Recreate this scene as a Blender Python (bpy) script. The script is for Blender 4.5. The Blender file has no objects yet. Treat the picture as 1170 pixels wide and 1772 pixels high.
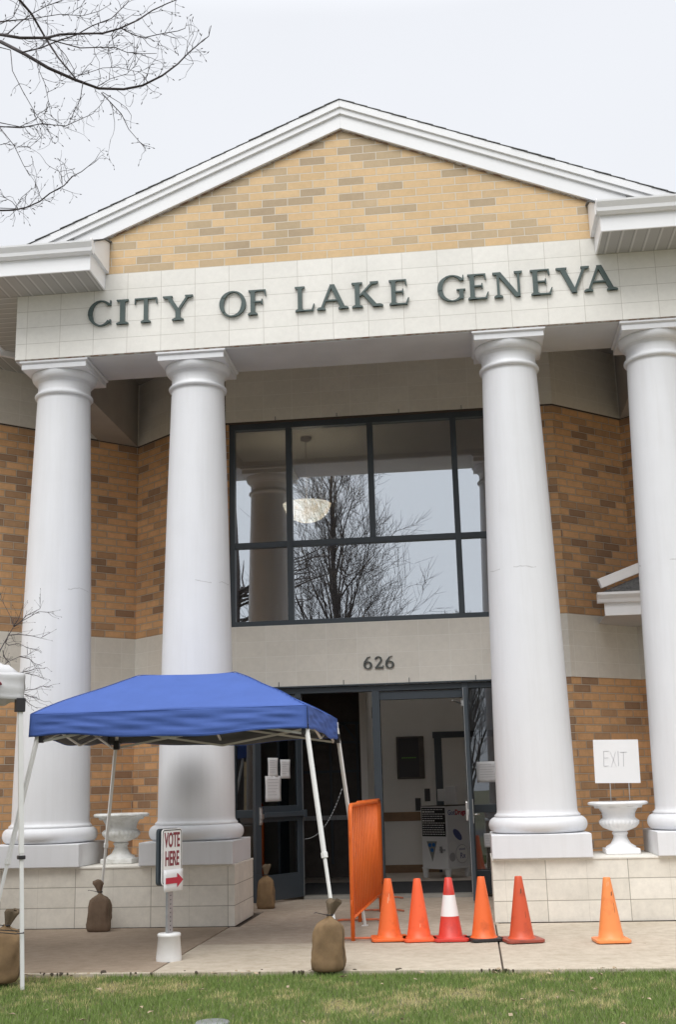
import bpy, bmesh, math, random
import numpy as np
from mathutils import Vector, Matrix
random.seed(7); rng=np.random.default_rng(7)
scn=bpy.context.scene; COL=scn.collection
PI=math.pi
# ---------------------------------------------------------------- camera
cam=bpy.data.cameras.new('camera'); co=bpy.data.objects.new('camera',cam); COL.objects.link(co); scn.camera=co
r_=Vector((0.99326043,0.1131001,-0.02533952)); u_=Vector((0.05089944,-0.22922461,0.97204183)); f_=Vector((-0.10412959,0.96678045,0.23343646))
m3=Matrix((r_,u_,-f_)).transposed(); co.matrix_world=Matrix.Translation((1.16356,-12.22962,1.35409))@m3.to_4x4()
cam.sensor_fit='VERTICAL'; cam.sensor_height=36; cam.lens=36*1985.23/1772; cam.clip_end=2000; cam.clip_start=.05
# ---------------------------------------------------------------- sky and light (overcast)
w=bpy.data.worlds.new('World'); scn.world=w; w.use_nodes=True; nt=w.node_tree; nt.nodes.clear()
def N(nt,t,**k):
    n=nt.nodes.new(t)
    for a,b in k.items(): setattr(n,a,b)
    return n
sun_el,sun_az=math.radians(52),math.radians(194)
sky=N(nt,'ShaderNodeTexSky',sky_type='NISHITA',sun_disc=False); sky.sun_elevation=sun_el; sky.sun_rotation=sun_az
hsv=N(nt,'ShaderNodeHueSaturation'); hsv.inputs['Saturation'].default_value=.10; hsv.inputs['Value'].default_value=1.0
nt.links.new(sky.outputs[0],hsv.inputs['Color'])
tc=N(nt,'ShaderNodeTexCoord'); sx=N(nt,'ShaderNodeSeparateXYZ'); nt.links.new(tc.outputs['Generated'],sx.inputs[0])
cr=N(nt,'ShaderNodeValToRGB'); nt.links.new(sx.outputs['Z'],cr.inputs[0])
CLOUD=[(0,(6.6,6.8,7.2)),(.25,(7.05,7.25,7.6)),(.6,(7.3,7.5,7.95)),(1,(25,25.4,26))]
cr.color_ramp.elements[0].position=0; cr.color_ramp.elements[0].color=(*[c/32 for c in CLOUD[0][1]],1)
cr.color_ramp.elements[1].position=1; cr.color_ramp.elements[1].color=(*[c/32 for c in CLOUD[3][1]],1)
for p,c in CLOUD[1:3]:
    e=cr.color_ramp.elements.new(p); e.color=(*[x/32 for x in c],1)
nz=N(nt,'ShaderNodeTexNoise'); nz.inputs['Scale'].default_value=1.6; nz.inputs['Detail'].default_value=4; nt.links.new(tc.outputs['Generated'],nz.inputs['Vector'])
mr=N(nt,'ShaderNodeMapRange'); mr.inputs['To Min'].default_value=.93*32; mr.inputs['To Max'].default_value=1.07*32; nt.links.new(nz.outputs['Fac'],mr.inputs['Value'])
vm=N(nt,'ShaderNodeVectorMath',operation='SCALE'); nt.links.new(cr.outputs[0],vm.inputs[0]); nt.links.new(mr.outputs[0],vm.inputs['Scale'])
mx=N(nt,'ShaderNodeMixRGB'); mx.inputs[0].default_value=.88; nt.links.new(hsv.outputs[0],mx.inputs[1]); nt.links.new(vm.outputs[0],mx.inputs[2])
bg=N(nt,'ShaderNodeBackground'); bg.inputs['Strength'].default_value=.105; nt.links.new(mx.outputs[0],bg.inputs['Color'])
wo=N(nt,'ShaderNodeOutputWorld'); nt.links.new(bg.outputs[0],wo.inputs['Surface'])
sl=bpy.data.lights.new('sun','SUN'); sl.energy=1.5; sl.angle=math.radians(35); sl.color=(1,.98,.95)
so=bpy.data.objects.new('sun',sl); COL.objects.link(so)
sd=Vector((math.sin(sun_az)*math.cos(sun_el),math.cos(sun_az)*math.cos(sun_el),math.sin(sun_el)))
so.rotation_euler=sd.to_track_quat('Z','Y').to_euler(); so.location=(0,-20,30)
scn.view_settings.view_transform='Standard'; scn.view_settings.look='None'; scn.view_settings.exposure=0.28; scn.view_settings.gamma=1
# ---------------------------------------------------------------- helpers
def tag(o,label=None,cat=None,group=None,kind=None):
    if label:o['label']=label
    if cat:o['category']=cat
    if group:o['group']=group
    if kind:o['kind']=kind
    return o
def thing(name,label,cat,loc=(0,0,0),rz=0,group=None):
    o=bpy.data.objects.new(name,None); COL.objects.link(o); o.location=loc; o.rotation_euler=(0,0,rz); o.empty_display_size=.1
    return tag(o,label,cat,group)
class MB:
    def __init__(s): s.v=[];s.f=[];s.mi=[];s.sm=[];s.m=0;s.smooth=False;s.T=None
    def add(s,vs,fs,smooth=None):
        b=len(s.v)
        s.v+= [tuple(s.T@Vector(p)) for p in vs] if s.T is not None else [tuple(p) for p in vs]
        for f in fs: s.f.append(tuple(i+b for i in f)); s.mi.append(s.m); s.sm.append(s.smooth if smooth is None else smooth)
        return s
    def box(s,x0,y0,z0,x1,y1,z1):
        return s.add([(x0,y0,z0),(x1,y0,z0),(x1,y1,z0),(x0,y1,z0),(x0,y0,z1),(x1,y0,z1),(x1,y1,z1),(x0,y1,z1)],
          [(0,3,2,1),(4,5,6,7),(0,1,5,4),(1,2,6,5),(2,3,7,6),(3,0,4,7)],False)
    def bar(s,a,b,wx,wy,up=(0,0,1)):
        a,b=Vector(a),Vector(b); d=(b-a).normalized(); u=Vector(up)
        if abs(d.dot(u))>.98: u=Vector((0,1,0))
        r=d.cross(u).normalized(); t=r.cross(d).normalized(); r*=wx/2; t*=wy/2
        return s.add([a-r-t,a+r-t,a+r+t,a-r+t,b-r-t,b+r-t,b+r+t,b-r+t],[(0,3,2,1),(4,5,6,7),(0,1,5,4),(1,2,6,5),(2,3,7,6),(3,0,4,7)],False)
    def prism(s,poly,a,b,axis='y'):   # poly in (x,z) extruded over y (or (y,z) over x, (x,y) over z)
        n=len(poly)
        P=(lambda p,c:(p[0],c,p[1])) if axis=='y' else ((lambda p,c:(c,p[0],p[1])) if axis=='x' else (lambda p,c:(p[0],p[1],c)))
        vs=[P(p,a) for p in poly]+[P(p,b) for p in poly]
        fs=[tuple(range(n)),tuple(range(2*n-1,n-1,-1))]+[(i,n+i,n+(i+1)%n,(i+1)%n) for i in range(n)]
        return s.add(vs,fs,False)
    def tube(s,pts,r,n=6,cap=True):
        pts=[Vector(p) for p in pts]; k=len(pts); rs=r if isinstance(r,(list,tuple)) else [r]*k
        vs=[];ref=None
        for i,p in enumerate(pts):
            d=(pts[min(i+1,k-1)]-pts[max(i-1,0)])
            d=d.normalized() if d.length>1e-9 else Vector((0,0,1))
            if ref is None: ref=Vector((0,0,1)) if abs(d.z)<.9 else Vector((1,0,0))
            x=(ref-d*ref.dot(d)).normalized(); y=d.cross(x); ref=x
            for j in range(n):
                a=2*PI*j/n; vs.append(p+(x*math.cos(a)+y*math.sin(a))*rs[i])
        fs=[(i*n+j,i*n+(j+1)%n,(i+1)*n+(j+1)%n,(i+1)*n+j) for i in range(k-1) for j in range(n)]
        if cap: fs+=[tuple(range(n-1,-1,-1)),tuple((k-1)*n+j for j in range(n))]
        return s.add(vs,fs,True)
    def lathe(s,prof,c=(0,0),n=48,mod=None):
        vs=[];k=len(prof)
        for (r,z) in prof:
            for j in range(n):
                a=2*PI*j/n; rr=r*(mod(a,z,r) if mod else 1); vs.append((c[0]+rr*math.cos(a),c[1]+rr*math.sin(a),z))
        fs=[(i*n+j,i*n+(j+1)%n,(i+1)*n+(j+1)%n,(i+1)*n+j) for i in range(k-1) for j in range(n)]
        return s.add(vs,fs,True)
    def grid(s,nx,ny,fn):
        vs=[fn(i/nx,j/ny) for j in range(ny+1) for i in range(nx+1)]; W=nx+1
        return s.add(vs,[(j*W+i,j*W+i+1,(j+1)*W+i+1,(j+1)*W+i) for j in range(ny) for i in range(nx)],True)
    def build(s,name,mat,parent=None,bevel=0,fix=False,swap=False,solid=0):
        me=bpy.data.meshes.new(name); me.from_pydata(s.v,[],s.f); me.update()
        for m in (mat if isinstance(mat,(list,tuple)) else [mat]): me.materials.append(m)
        me.polygons.foreach_set('material_index',s.mi); me.polygons.foreach_set('use_smooth',s.sm)
        if fix:
            b=bmesh.new(); b.from_mesh(me); bmesh.ops.recalc_face_normals(b,faces=b.faces); b.to_mesh(me); b.free()
        uv=me.uv_layers.new(name='UVMap'); nl=len(me.loops); npg=len(me.polygons)
        co_=np.empty(len(me.vertices)*3,dtype=np.float32); me.vertices.foreach_get('co',co_); co_=co_.reshape(-1,3)
        li=np.empty(nl,dtype=np.int32); me.loops.foreach_get('vertex_index',li); lt=np.empty(npg,dtype=np.int32); me.polygons.foreach_get('loop_total',lt)
        nn=np.empty(npg*3,dtype=np.float32); me.polygons.foreach_get('normal',nn); nn=np.repeat(nn.reshape(-1,3),lt,axis=0); P=co_[li]; h=np.hypot(nn[:,0],nn[:,1]); flat=(np.abs(nn[:,2])>.75)|(h<1e-6); hh=np.maximum(h,1e-6)
        U=np.where(flat,P[:,1] if swap else P[:,0],(-nn[:,1]*P[:,0]+nn[:,0]*P[:,1])/hh); Vv=np.where(flat,P[:,0] if swap else P[:,1],P[:,2])
        uv.data.foreach_set('uv',np.stack([U,Vv],1).astype(np.float32).ravel())
        o=bpy.data.objects.new(name,me); COL.objects.link(o)
        if parent: o.parent=parent
        if bevel:
            m=o.modifiers.new('bevel','BEVEL'); m.width=bevel; m.segments=2; m.limit_method='ANGLE'; m.angle_limit=math.radians(40)
        if solid:
            m=o.modifiers.new('solid','SOLIDIFY'); m.thickness=solid
        return o
def copy_tree(o,parent=None):
    c=o.copy(); COL.objects.link(c)
    if parent: c.parent=parent
    for ch in [x for x in list(COL.objects) if x.parent==o]: copy_tree(ch,c)
    return c
def text(body,size,name,mat,parent,M,ext=.0015,off=0,sx=1,align='CENTER',space=1.0):
    cu=bpy.data.curves.new(name,'FONT'); cu.body=body; cu.size=size; cu.extrude=ext; cu.offset=off; cu.align_x=align; cu.space_character=space; cu.resolution_u=3
    t=bpy.data.objects.new('tmp',cu); COL.objects.link(t); dg=bpy.context.evaluated_depsgraph_get(); dg.update()
    me=bpy.data.meshes.new_from_object(t.evaluated_get(dg)); bpy.data.objects.remove(t); bpy.data.curves.remove(cu)
    me.transform(M@Matrix.Diagonal((sx,1,1,1))); me.materials.clear(); me.materials.append(mat)
    o=bpy.data.objects.new(name,me); COL.objects.link(o)
    if parent:o.parent=parent
    return o
UP=Matrix.Rotation(PI/2,4,'X')   # text facing -Y
# ---------------------------------------------------------------- materials
def M(name,col,rough=.7,var=.0,vs=3.0,bump=0,bs=60,metal=0,spec=.5,col2=None,c2f=None,emit=None,coat=0):
    m=bpy.data.materials.new(name); m.use_nodes=True; t=m.node_tree; b=t.nodes['Principled BSDF']; L=t.links.new
    b.inputs['Base Color'].default_value=(*col,1); b.inputs['Roughness'].default_value=rough; b.inputs['Metallic'].default_value=metal
    b.inputs['Specular IOR Level'].default_value=spec; b.inputs['Coat Weight'].default_value=coat
    tc=N(t,'ShaderNodeTexCoord')
    if var or col2:
        n=N(t,'ShaderNodeTexNoise'); n.inputs['Scale'].default_value=vs; n.inputs['Detail'].default_value=6; n.inputs['Roughness'].default_value=.6; L(tc.outputs['Object'],n.inputs['Vector'])
        r=N(t,'ShaderNodeValToRGB'); L(n.outputs['Fac'],r.inputs[0]); e=r.color_ramp.elements
        if col2: e[0].color=(*col2,1); e[1].color=(*col,1)
        else: e[0].color=(*[c*(1-var) for c in col],1); e[1].color=(*[min(1,c*(1+var)) for c in col],1)
        e[0].position,e[1].position=c2f or (.3,.7); L(r.outputs[0],b.inputs['Base Color'])
    if bump:
        n=N(t,'ShaderNodeTexNoise'); n.inputs['Scale'].default_value=bs; n.inputs['Detail'].default_value=4; L(tc.outputs['Object'],n.inputs['Vector'])
        u=N(t,'ShaderNodeBump'); u.inputs['Strength'].default_value=bump; u.inputs['Distance'].default_value=.01; L(n.outputs['Fac'],u.inputs['Height']); L(u.outputs[0],b.inputs['Normal'])
    if emit: b.inputs['Emission Color'].default_value=(*emit[:3],1); b.inputs['Emission Strength'].default_value=emit[3]
    return m
def block_mat(name,bw,rh,ux,uz,stops,mortar,ms,offset=0,mottle=.12,bump=.5,faint=False,edge=0,bleed=0):
    """masonry laid in metres on UVMap: random unit colour from a stepped ramp"""
    m=bpy.data.materials.new(name); m.use_nodes=True; t=m.node_tree; b=t.nodes['Principled BSDF']; L=t.links.new; b.inputs['Roughness'].default_value=.85; b.inputs['Specular IOR Level'].default_value=.25
    uv=N(t,'ShaderNodeUVMap'); uv.uv_map='UVMap'
    mp=N(t,'ShaderNodeMapping'); mp.inputs['Location'].default_value=(ux,uz,0); L(uv.outputs[0],mp.inputs[0])
    def brick(ms_,smooth,off=offset,bw_=bw):
        k=N(t,'ShaderNodeTexBrick'); k.offset=off; k.squash=1
        for a,v in (('Scale',1),('Mortar Size',ms_),('Mortar Smooth',smooth),('Bias',0),('Brick Width',bw_),('Row Height',rh)): k.inputs[a].default_value=v
        k.inputs['Color1'].default_value=(0,0,0,1); k.inputs['Color2'].default_value=(1,1,1,1); k.inputs['Mortar'].default_value=(.5,.5,.5,1); L(mp.outputs[0],k.inputs[0]); return k
    k=brick(ms,.15)
    sp=N(t,'ShaderNodeSeparateXYZ'); L(mp.outputs[0],sp.inputs[0])
    def mth(op,a,b_=None,c_=None):
        q=N(t,'ShaderNodeMath',operation=op)
        for i_,v_ in enumerate((a,b_,c_)):
            if v_ is None: continue
            if isinstance(v_,(int,float)): q.inputs[i_].default_value=v_
            else: L(v_,q.inputs[i_])
        return q.outputs[0]
    row=mth('FLOOR',mth('DIVIDE',sp.outputs['Y'],rh)); par=mth('FLOORED_MODULO',row,2.0); even=mth('SUBTRACT',1.0,par)
    cell=mth('FLOOR',mth('DIVIDE',mth('MULTIPLY_ADD',even,offset*bw,sp.outputs['X']),bw))
    cb=N(t,'ShaderNodeCombineXYZ'); L(mth('ADD',cell,.5),cb.inputs[0]); L(mth('ADD',row,.5),cb.inputs[1])
    wn=N(t,'ShaderNodeTexWhiteNoise',noise_dimensions='2D'); L(cb.outputs[0],wn.inputs['Vector'])
    r=N(t,'ShaderNodeValToRGB'); r.color_ramp.interpolation='LINEAR'; L(wn.outputs['Value'],r.inputs[0]); e=r.color_ramp.elements
    e[0].position,e[0].color=stops[0][0],(*stops[0][1],1); e[1].position,e[1].color=stops[-1][0],(*stops[-1][1],1)
    for p,c in stops[1:-1]: q=e.new(p); q.color=(*c,1)
    n=N(t,'ShaderNodeTexNoise'); n.inputs['Scale'].default_value=14; n.inputs['Detail'].default_value=8; n.inputs['Roughness'].default_value=.7
    g=N(t,'ShaderNodeNewGeometry'); L(g.outputs['Position'],n.inputs['Vector'])
    n2=N(t,'ShaderNodeTexNoise'); n2.inputs['Scale'].default_value=1.1; n2.inputs['Detail'].default_value=5; L(g.outputs['Position'],n2.inputs['Vector'])
    a=N(t,'ShaderNodeMath',operation='ADD'); L(n.outputs['Fac'],a.inputs[0]); L(n2.outputs['Fac'],a.inputs[1])
    mr=N(t,'ShaderNodeMapRange'); mr.inputs['From Min'].default_value=.7; mr.inputs['From Max'].default_value=1.3; mr.inputs['To Min'].default_value=1-mottle; mr.inputs['To Max'].default_value=1+mottle; L(a.outputs[0],mr.inputs[0])
    mu=N(t,'ShaderNodeVectorMath',operation='SCALE'); L(r.outputs[0],mu.inputs[0]); L(mr.outputs[0],mu.inputs['Scale'])
    col=mu.outputs[0]
    if edge:   # darker flashed rim of each fired brick
        k2=brick(.022,1.0); em=N(t,'ShaderNodeMixRGB',blend_type='MULTIPLY'); ef=N(t,'ShaderNodeMath',operation='MULTIPLY'); ef.inputs[1].default_value=edge; L(k2.outputs['Fac'],ef.inputs[0]); L(ef.outputs[0],em.inputs[0]); L(col,em.inputs[1]); em.inputs[2].default_value=(.5,.42,.38,1); col=em.outputs[0]
    x=N(t,'ShaderNodeMixRGB'); L(k.outputs['Fac'],x.inputs[0]); L(col,x.inputs[1]); x.inputs[2].default_value=(*mortar,1); col=x.outputs[0]
    if faint:
        k3=brick(.0022,.1,0,bw/2); f=N(t,'ShaderNodeMath',operation='MULTIPLY'); f.inputs[1].default_value=.35; L(k3.outputs['Fac'],f.inputs[0]); y=N(t,'ShaderNodeMixRGB',blend_type='MULTIPLY'); L(f.outputs[0],y.inputs[0]); L(col,y.inputs[1]); y.inputs[2].default_value=(.5,.47,.43,1); col=y.outputs[0]
    L(col,b.inputs['Base Color'])
    h=N(t,'ShaderNodeMath',operation='MULTIPLY_ADD'); h.inputs[1].default_value=-1; L(k.outputs['Fac'],h.inputs[0]); nn=N(t,'ShaderNodeMath',operation='MULTIPLY'); nn.inputs[1].default_value=.35; L(n.outputs['Fac'],nn.inputs[0]); L(nn.outputs[0],h.inputs[2])
    u=N(t,'ShaderNodeBump'); u.inputs['Strength'].default_value=bump; u.inputs['Distance'].default_value=.006; L(h.outputs[0],u.inputs['Height']); L(u.outputs[0],b.inputs['Normal'])
    return m
T=.4064
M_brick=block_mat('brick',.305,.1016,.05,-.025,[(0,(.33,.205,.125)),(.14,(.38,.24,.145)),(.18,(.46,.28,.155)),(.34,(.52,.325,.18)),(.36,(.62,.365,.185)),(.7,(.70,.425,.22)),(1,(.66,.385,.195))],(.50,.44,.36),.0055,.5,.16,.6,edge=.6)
M_gbrick=block_mat('lit_brick',.305,.1016,.05,-.037,[(0,(.46,.355,.24)),(.14,(.49,.38,.25)),(.16,(.53,.41,.265)),(.32,(.57,.43,.275)),(.34,(.65,.465,.265)),(.7,(.72,.52,.305)),(1,(.68,.48,.275))],(.66,.60,.50),.0055,.5,.09,.5,edge=.12)  # same brick as the walls, paler: open-sky glare put into its colour
M_stone=block_mat('precast_block',T,.2032,.37*T,-(6.335%.2032),[(0,(.80,.78,.73)),(1,(.84,.82,.77))],(.52,.49,.44),.0026,0,.07,.4)
M_band=block_mat('buff_block',T,.2032,.37*T+.1,-(2.655%.2032),[(0,(.72,.69,.625)),(1,(.76,.73,.665))],(.82,.80,.75),.003,.0,.07,.35)
M_ped=block_mat('pedestal_block',.8128,.2032,-.23,.0004,[(0,(.66,.62,.545)),(1,(.73,.69,.615))],(.35,.32,.27),.0035,0,.13,.5,faint=True)
def paint_mat():
    m=M('column_paint',(.725,.73,.75),.5,var=.02,vs=2.0,bump=.06,bs=40); t=m.node_tree; L=t.links.new; b=t.nodes['Principled BSDF']
    src=b.inputs['Base Color'].links[0].from_socket
    g=N(t,'ShaderNodeNewGeometry'); s=N(t,'ShaderNodeSeparateXYZ'); L(g.outputs['Position'],s.inputs[0])
    # hairline drum joint with chipped paint about mid height
    n=N(t,'ShaderNodeTexNoise'); n.inputs['Scale'].default_value=7; n.inputs['Detail'].default_value=6; L(g.outputs['Position'],n.inputs['Vector'])
    a=N(t,'ShaderNodeMath',operation='MULTIPLY_ADD'); a.inputs[1].default_value=.10; L(n.outputs['Fac'],a.inputs[0]); L(s.outputs['Z'],a.inputs[2])
    c=N(t,'ShaderNodeMath',operation='COMPARE'); c.inputs[1].default_value=3.66; c.inputs[2].default_value=.005; L(a.outputs[0],c.inputs[0])
    n2=N(t,'ShaderNodeTexNoise'); n2.inputs['Scale'].default_value=4; L(g.outputs['Position'],n2.inputs['Vector']); gt=N(t,'ShaderNodeMath',operation='GREATER_THAN'); gt.inputs[1].default_value=.54; L(n2.outputs['Fac'],gt.inputs[0])
    mu=N(t,'ShaderNodeMath',operation='MULTIPLY'); L(c.outputs[0],mu.inputs[0]); L(gt.outputs[0],mu.inputs[1]); m2=N(t,'ShaderNodeMath',operation='MULTIPLY'); L(mu.outputs[0],m2.inputs[0]); m2.inputs[1].default_value=.5
    x=N(t,'ShaderNodeMixRGB'); L(m2.outputs[0],x.inputs[0]); L(src,x.inputs[1]); x.inputs[2].default_value=(.38,.37,.37,1)
    # soft dark grey patch on the second column
    v=N(t,'ShaderNodeVectorMath',operation='SUBTRACT'); L(g.outputs['Position'],v.inputs[0]); v.inputs[1].default_value=(-1.80,-.02,1.50)
    sc=N(t,'ShaderNodeVectorMath',operation='MULTIPLY'); L(v.outputs[0],sc.inputs[0]); sc.inputs[1].default_value=(3.1,2.2,2.6); ln=N(t,'ShaderNodeVectorMath',operation='LENGTH'); L(sc.outputs[0],ln.inputs[0])
    mr=N(t,'ShaderNodeMapRange',interpolation_type='SMOOTHSTEP'); mr.inputs['From Min'].default_value=.1; mr.inputs['From Max'].default_value=1; mr.inputs['To Min'].default_value=.52; mr.inputs['To Max'].default_value=0; L(ln.outputs['Value'],mr.inputs[0])
    y=N(t,'ShaderNodeMixRGB'); L(mr.outputs[0],y.inputs[0]); L(x.outputs[0],y.inputs[1]); y.inputs[2].default_value=(.20,.20,.21,1); L(y.outputs[0],b.inputs['Base Color'])
    return m
M_col=paint_mat()
M_trim=M('white_trim',(.86,.865,.88),.45,var=.025,vs=1.5,bump=.04,bs=20)
M_soff=M('architrave_paint',(.60,.60,.61),.7,var=.06,vs=2)
M_stucco=M('porch_beam_paint',(.34,.32,.30),.8,var=.07,vs=3,bump=.15,bs=50)
def soffit_mat():
    m=M('vinyl_soffit',(.62,.62,.61),.6); t=m.node_tree; L=t.links.new; b=t.nodes['Principled BSDF']; uv=N(t,'ShaderNodeUVMap'); uv.uv_map='UVMap'
    def wv(sc,rot=0):
        w_=N(t,'ShaderNodeTexWave',wave_type='BANDS',bands_direction='X',wave_profile='SAW'); w_.inputs['Scale'].default_value=sc; L(uv.outputs[0],w_.inputs[0]); return w_
    a=wv(.3142/.14); r=N(t,'ShaderNodeValToRGB'); r.color_ramp.elements[0].position=.0; r.color_ramp.elements[0].color=(.25,.25,.25,1); r.color_ramp.elements[1].position=.12; r.color_ramp.elements[1].color=(.52,.52,.51,1); L(a.outputs['Fac'],r.inputs[0])
    e=r.color_ramp.elements.new(.20); e.color=(.68,.68,.67,1); e=r.color_ramp.elements.new(.3); e.color=(.45,.45,.44,1)
    L(r.outputs[0],b.inputs['Base Color'])
    p=wv(18); u=N(t,'ShaderNodeBump'); u.inputs['Strength'].default_value=.6; u.inputs['Distance'].default_value=.01; L(p.outputs['Fac'],u.inputs['Height']); L(u.outputs[0],b.inputs['Normal'])
    return m
M_vinyl=soffit_mat()
M_shingle=M('shingle',(.13,.13,.13),.95,var=.4,vs=25,bump=.6,bs=40)
M_rust=M('lintel_rust',(.23,.14,.09),.9,col2=(.45,.42,.38),c2f=(.42,.58),vs=12)
M_frame=M('window_frame_metal',(.055,.069,.083),.42,var=.05,metal=.0,spec=.5)
M_frame_d=M('door_frame_metal',(.046,.059,.072),.4,var=.05)
M_letter=M('green_letter',(.065,.095,.09),.5,var=.12,vs=12)
M_num=M('numeral_grey',(.085,.095,.09),.5)
M_steel=M('brushed_steel',(.62,.62,.61),.3,metal=.9)
M_alu=M('door_edge_aluminium',(.55,.56,.57),.4,metal=.4)
def glass(name,refl,tint,rough=0.0,bump=.0):
    m=bpy.data.materials.new(name); m.use_nodes=True; t=m.node_tree; t.nodes.clear(); L=t.links.new
    tr=N(t,'ShaderNodeBsdfTransparent'); tr.inputs[0].default_value=(*tint,1); gl=N(t,'ShaderNodeBsdfGlossy'); gl.inputs['Color'].default_value=(.9,.95,1,1); gl.inputs['Roughness'].default_value=rough
    fr=N(t,'ShaderNodeFresnel'); fr.inputs[0].default_value=1.5; ma=N(t,'ShaderNodeMath',operation='ADD',use_clamp=True); ma.inputs[1].default_value=refl; L(fr.outputs[0],ma.inputs[0])
    if bump:
        tc=N(t,'ShaderNodeTexCoord'); n=N(t,'ShaderNodeTexNoise'); n.inputs['Scale'].default_value=1.2; n.inputs['Detail'].default_value=1; L(tc.outputs['Object'],n.inputs['Vector']); u=N(t,'ShaderNodeBump'); u.inputs['Strength'].default_value=bump; u.inputs['Distance'].default_value=.01; L(n.outputs['Fac'],u.inputs['Height']); L(u.outputs[0],gl.inputs['Normal'])
    mx=N(t,'ShaderNodeMixShader'); L(ma.outputs[0],mx.inputs[0]); L(tr.outputs[0],mx.inputs[1]); L(gl.outputs[0],mx.inputs[2]); o=N(t,'ShaderNodeOutputMaterial'); L(mx.outputs[0],o.inputs[0]); return m
M_glass=glass('coated_window_glass',.50,(.66,.67,.68),0,.04)
M_dglass=glass('door_glass',.10,(.5,.52,.54),0,.1)
def concrete(name,c1,c2):
    m=M(name,c1,.9,col2=c2,c2f=(.32,.68),vs=.9,bump=.25,bs=45); t=m.node_tree; L=t.links.new; b=t.nodes['Principled BSDF']; src=b.inputs['Base Color'].links[0].from_socket
    g=N(t,'ShaderNodeNewGeometry'); n=N(t,'ShaderNodeTexNoise'); n.inputs['Scale'].default_value=9; n.inputs['Detail'].default_value=10; n.inputs['Roughness'].default_value=.75; L(g.outputs['Position'],n.inputs[0])
    r=N(t,'ShaderNodeValToRGB'); r.color_ramp.elements[0].position=.3; r.color_ramp.elements[0].color=(.72,.66,.6,1); r.color_ramp.elements[1].position=.6; r.color_ramp.elements[1].color=(1.06,1.05,1.04,1); L(n.outputs['Fac'],r.inputs[0])
    x=N(t,'ShaderNodeMixRGB',blend_type='MULTIPLY'); x.inputs[0].default_value=.8; L(src,x.inputs[1]); L(r.outputs[0],x.inputs[2])
    v=N(t,'ShaderNodeTexVoronoi'); v.inputs['Scale'].default_value=3.5; L(g.outputs['Position'],v.inputs['Vector']); lt=N(t,'ShaderNodeMath',operation='LESS_THAN'); lt.inputs[1].default_value=.045; L(v.outputs['Distance'],lt.inputs[0])
    f=N(t,'ShaderNodeMath',operation='MULTIPLY'); f.inputs[1].default_value=.5; L(lt.outputs[0],f.inputs[0]); y=N(t,'ShaderNodeMixRGB'); L(f.outputs[0],y.inputs[0]); L(x.outputs[0],y.inputs[1]); y.inputs[2].default_value=(.12,.09,.07,1); L(y.outputs[0],b.inputs['Base Color']); return m
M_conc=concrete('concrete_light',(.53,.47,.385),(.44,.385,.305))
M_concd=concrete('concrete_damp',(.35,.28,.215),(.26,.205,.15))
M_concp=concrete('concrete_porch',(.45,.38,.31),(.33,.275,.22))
M_joint=M('joint_dirt',(.075,.058,.045),1)
M_soil=M('lawn_soil',(.09,.10,.05),1,col2=(.15,.125,.075),vs=2.5,bump=.8,bs=25)
M_asph=M('asphalt',(.05,.05,.052),.9,var=.2,vs=5,bump=.4,bs=60)
M_bark=M('bark',(.055,.045,.045),.9,var=.3,vs=20)
M_twig=M('twig_bark',(.06,.05,.05),.85)
M_urn=M('urn_paint',(.72,.72,.70),.7,col2=(.52,.51,.47),c2f=(.3,.55),vs=9,bump=.35,bs=60)
M_paper=M('paper',(.80,.80,.81),.8,bump=.15,bs=8)
M_maroon=M('maroon_print',(.23,.03,.045),.6)
M_red=M('red_arrow',(.48,.025,.05),.6)
M_ink=M('faint_marker',(.46,.46,.48),.8)
M_black=M('black_plastic',(.022,.02,.022),.45)
M_wmetal=M('white_powdercoat',(.74,.74,.72),.4,var=.04,vs=5)
M_galv=M('galvanised_steel',(.36,.37,.38),.45,metal=.6,var=.12,vs=20)
M_bucket=M('white_bucket_plastic',(.76,.76,.75),.45,var=.04,vs=9,bump=.1,bs=15)
M_orangem=M('orange_barrier_paint',(.86,.17,.025),.42,col2=(.74,.13,.02),c2f=(.30,.5),vs=3,bump=.1,bs=40)
M_orust=M('orange_worn_paint',(.62,.14,.05),.6,col2=(.35,.12,.07),c2f=(.4,.6),vs=14)
def cloth(name,c,trans,wr=.35,sc=2.0):
    m=M(name,c,.75,var=.06,vs=5,bump=.5,bs=7); b=m.node_tree.nodes['Principled BSDF']; t=m.node_tree; L=t.links.new
    tr=N(t,'ShaderNodeBsdfTranslucent'); tr.inputs[0].default_value=(*trans,1); mx=N(t,'ShaderNodeMixShader'); mx.inputs[0].default_value=.22; L(b.outputs[0],mx.inputs[1]); L(tr.outputs[0],mx.inputs[2]); L(mx.outputs[0],t.nodes['Material Output'].inputs[0]); return m
M_blue=cloth('blue_canopy_cloth',(.075,.148,.47),(.05,.1,.3))
M_wcloth=cloth('white_canopy_cloth',(.78,.78,.79),(.6,.6,.6))
def burlap():
    m=M('burlap',(.36,.235,.12),.95,col2=(.21,.135,.07),c2f=(.3,.7),vs=7); t=m.node_tree; L=t.links.new; b=t.nodes['Principled BSDF']; tc=N(t,'ShaderNodeTexCoord'); hs=[]
    for d in 'XZ':
        w_=N(t,'ShaderNodeTexWave',bands_direction=d); w_.inputs['Scale'].default_value=55; w_.inputs['Distortion'].default_value=1.5; L(tc.outputs['Object'],w_.inputs[0]); hs.append(w_)
    a=N(t,'ShaderNodeMath',operation='ADD'); L(hs[0].outputs['Fac'],a.inputs[0]); L(hs[1].outputs['Fac'],a.inputs[1]); u=N(t,'ShaderNodeBump'); u.inputs['Strength'].default_value=.8; u.inputs['Distance'].default_value=.004; L(a.outputs[0],u.inputs['Height']); L(u.outputs[0],b.inputs['Normal']); return m
M_burlap=burlap()
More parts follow.
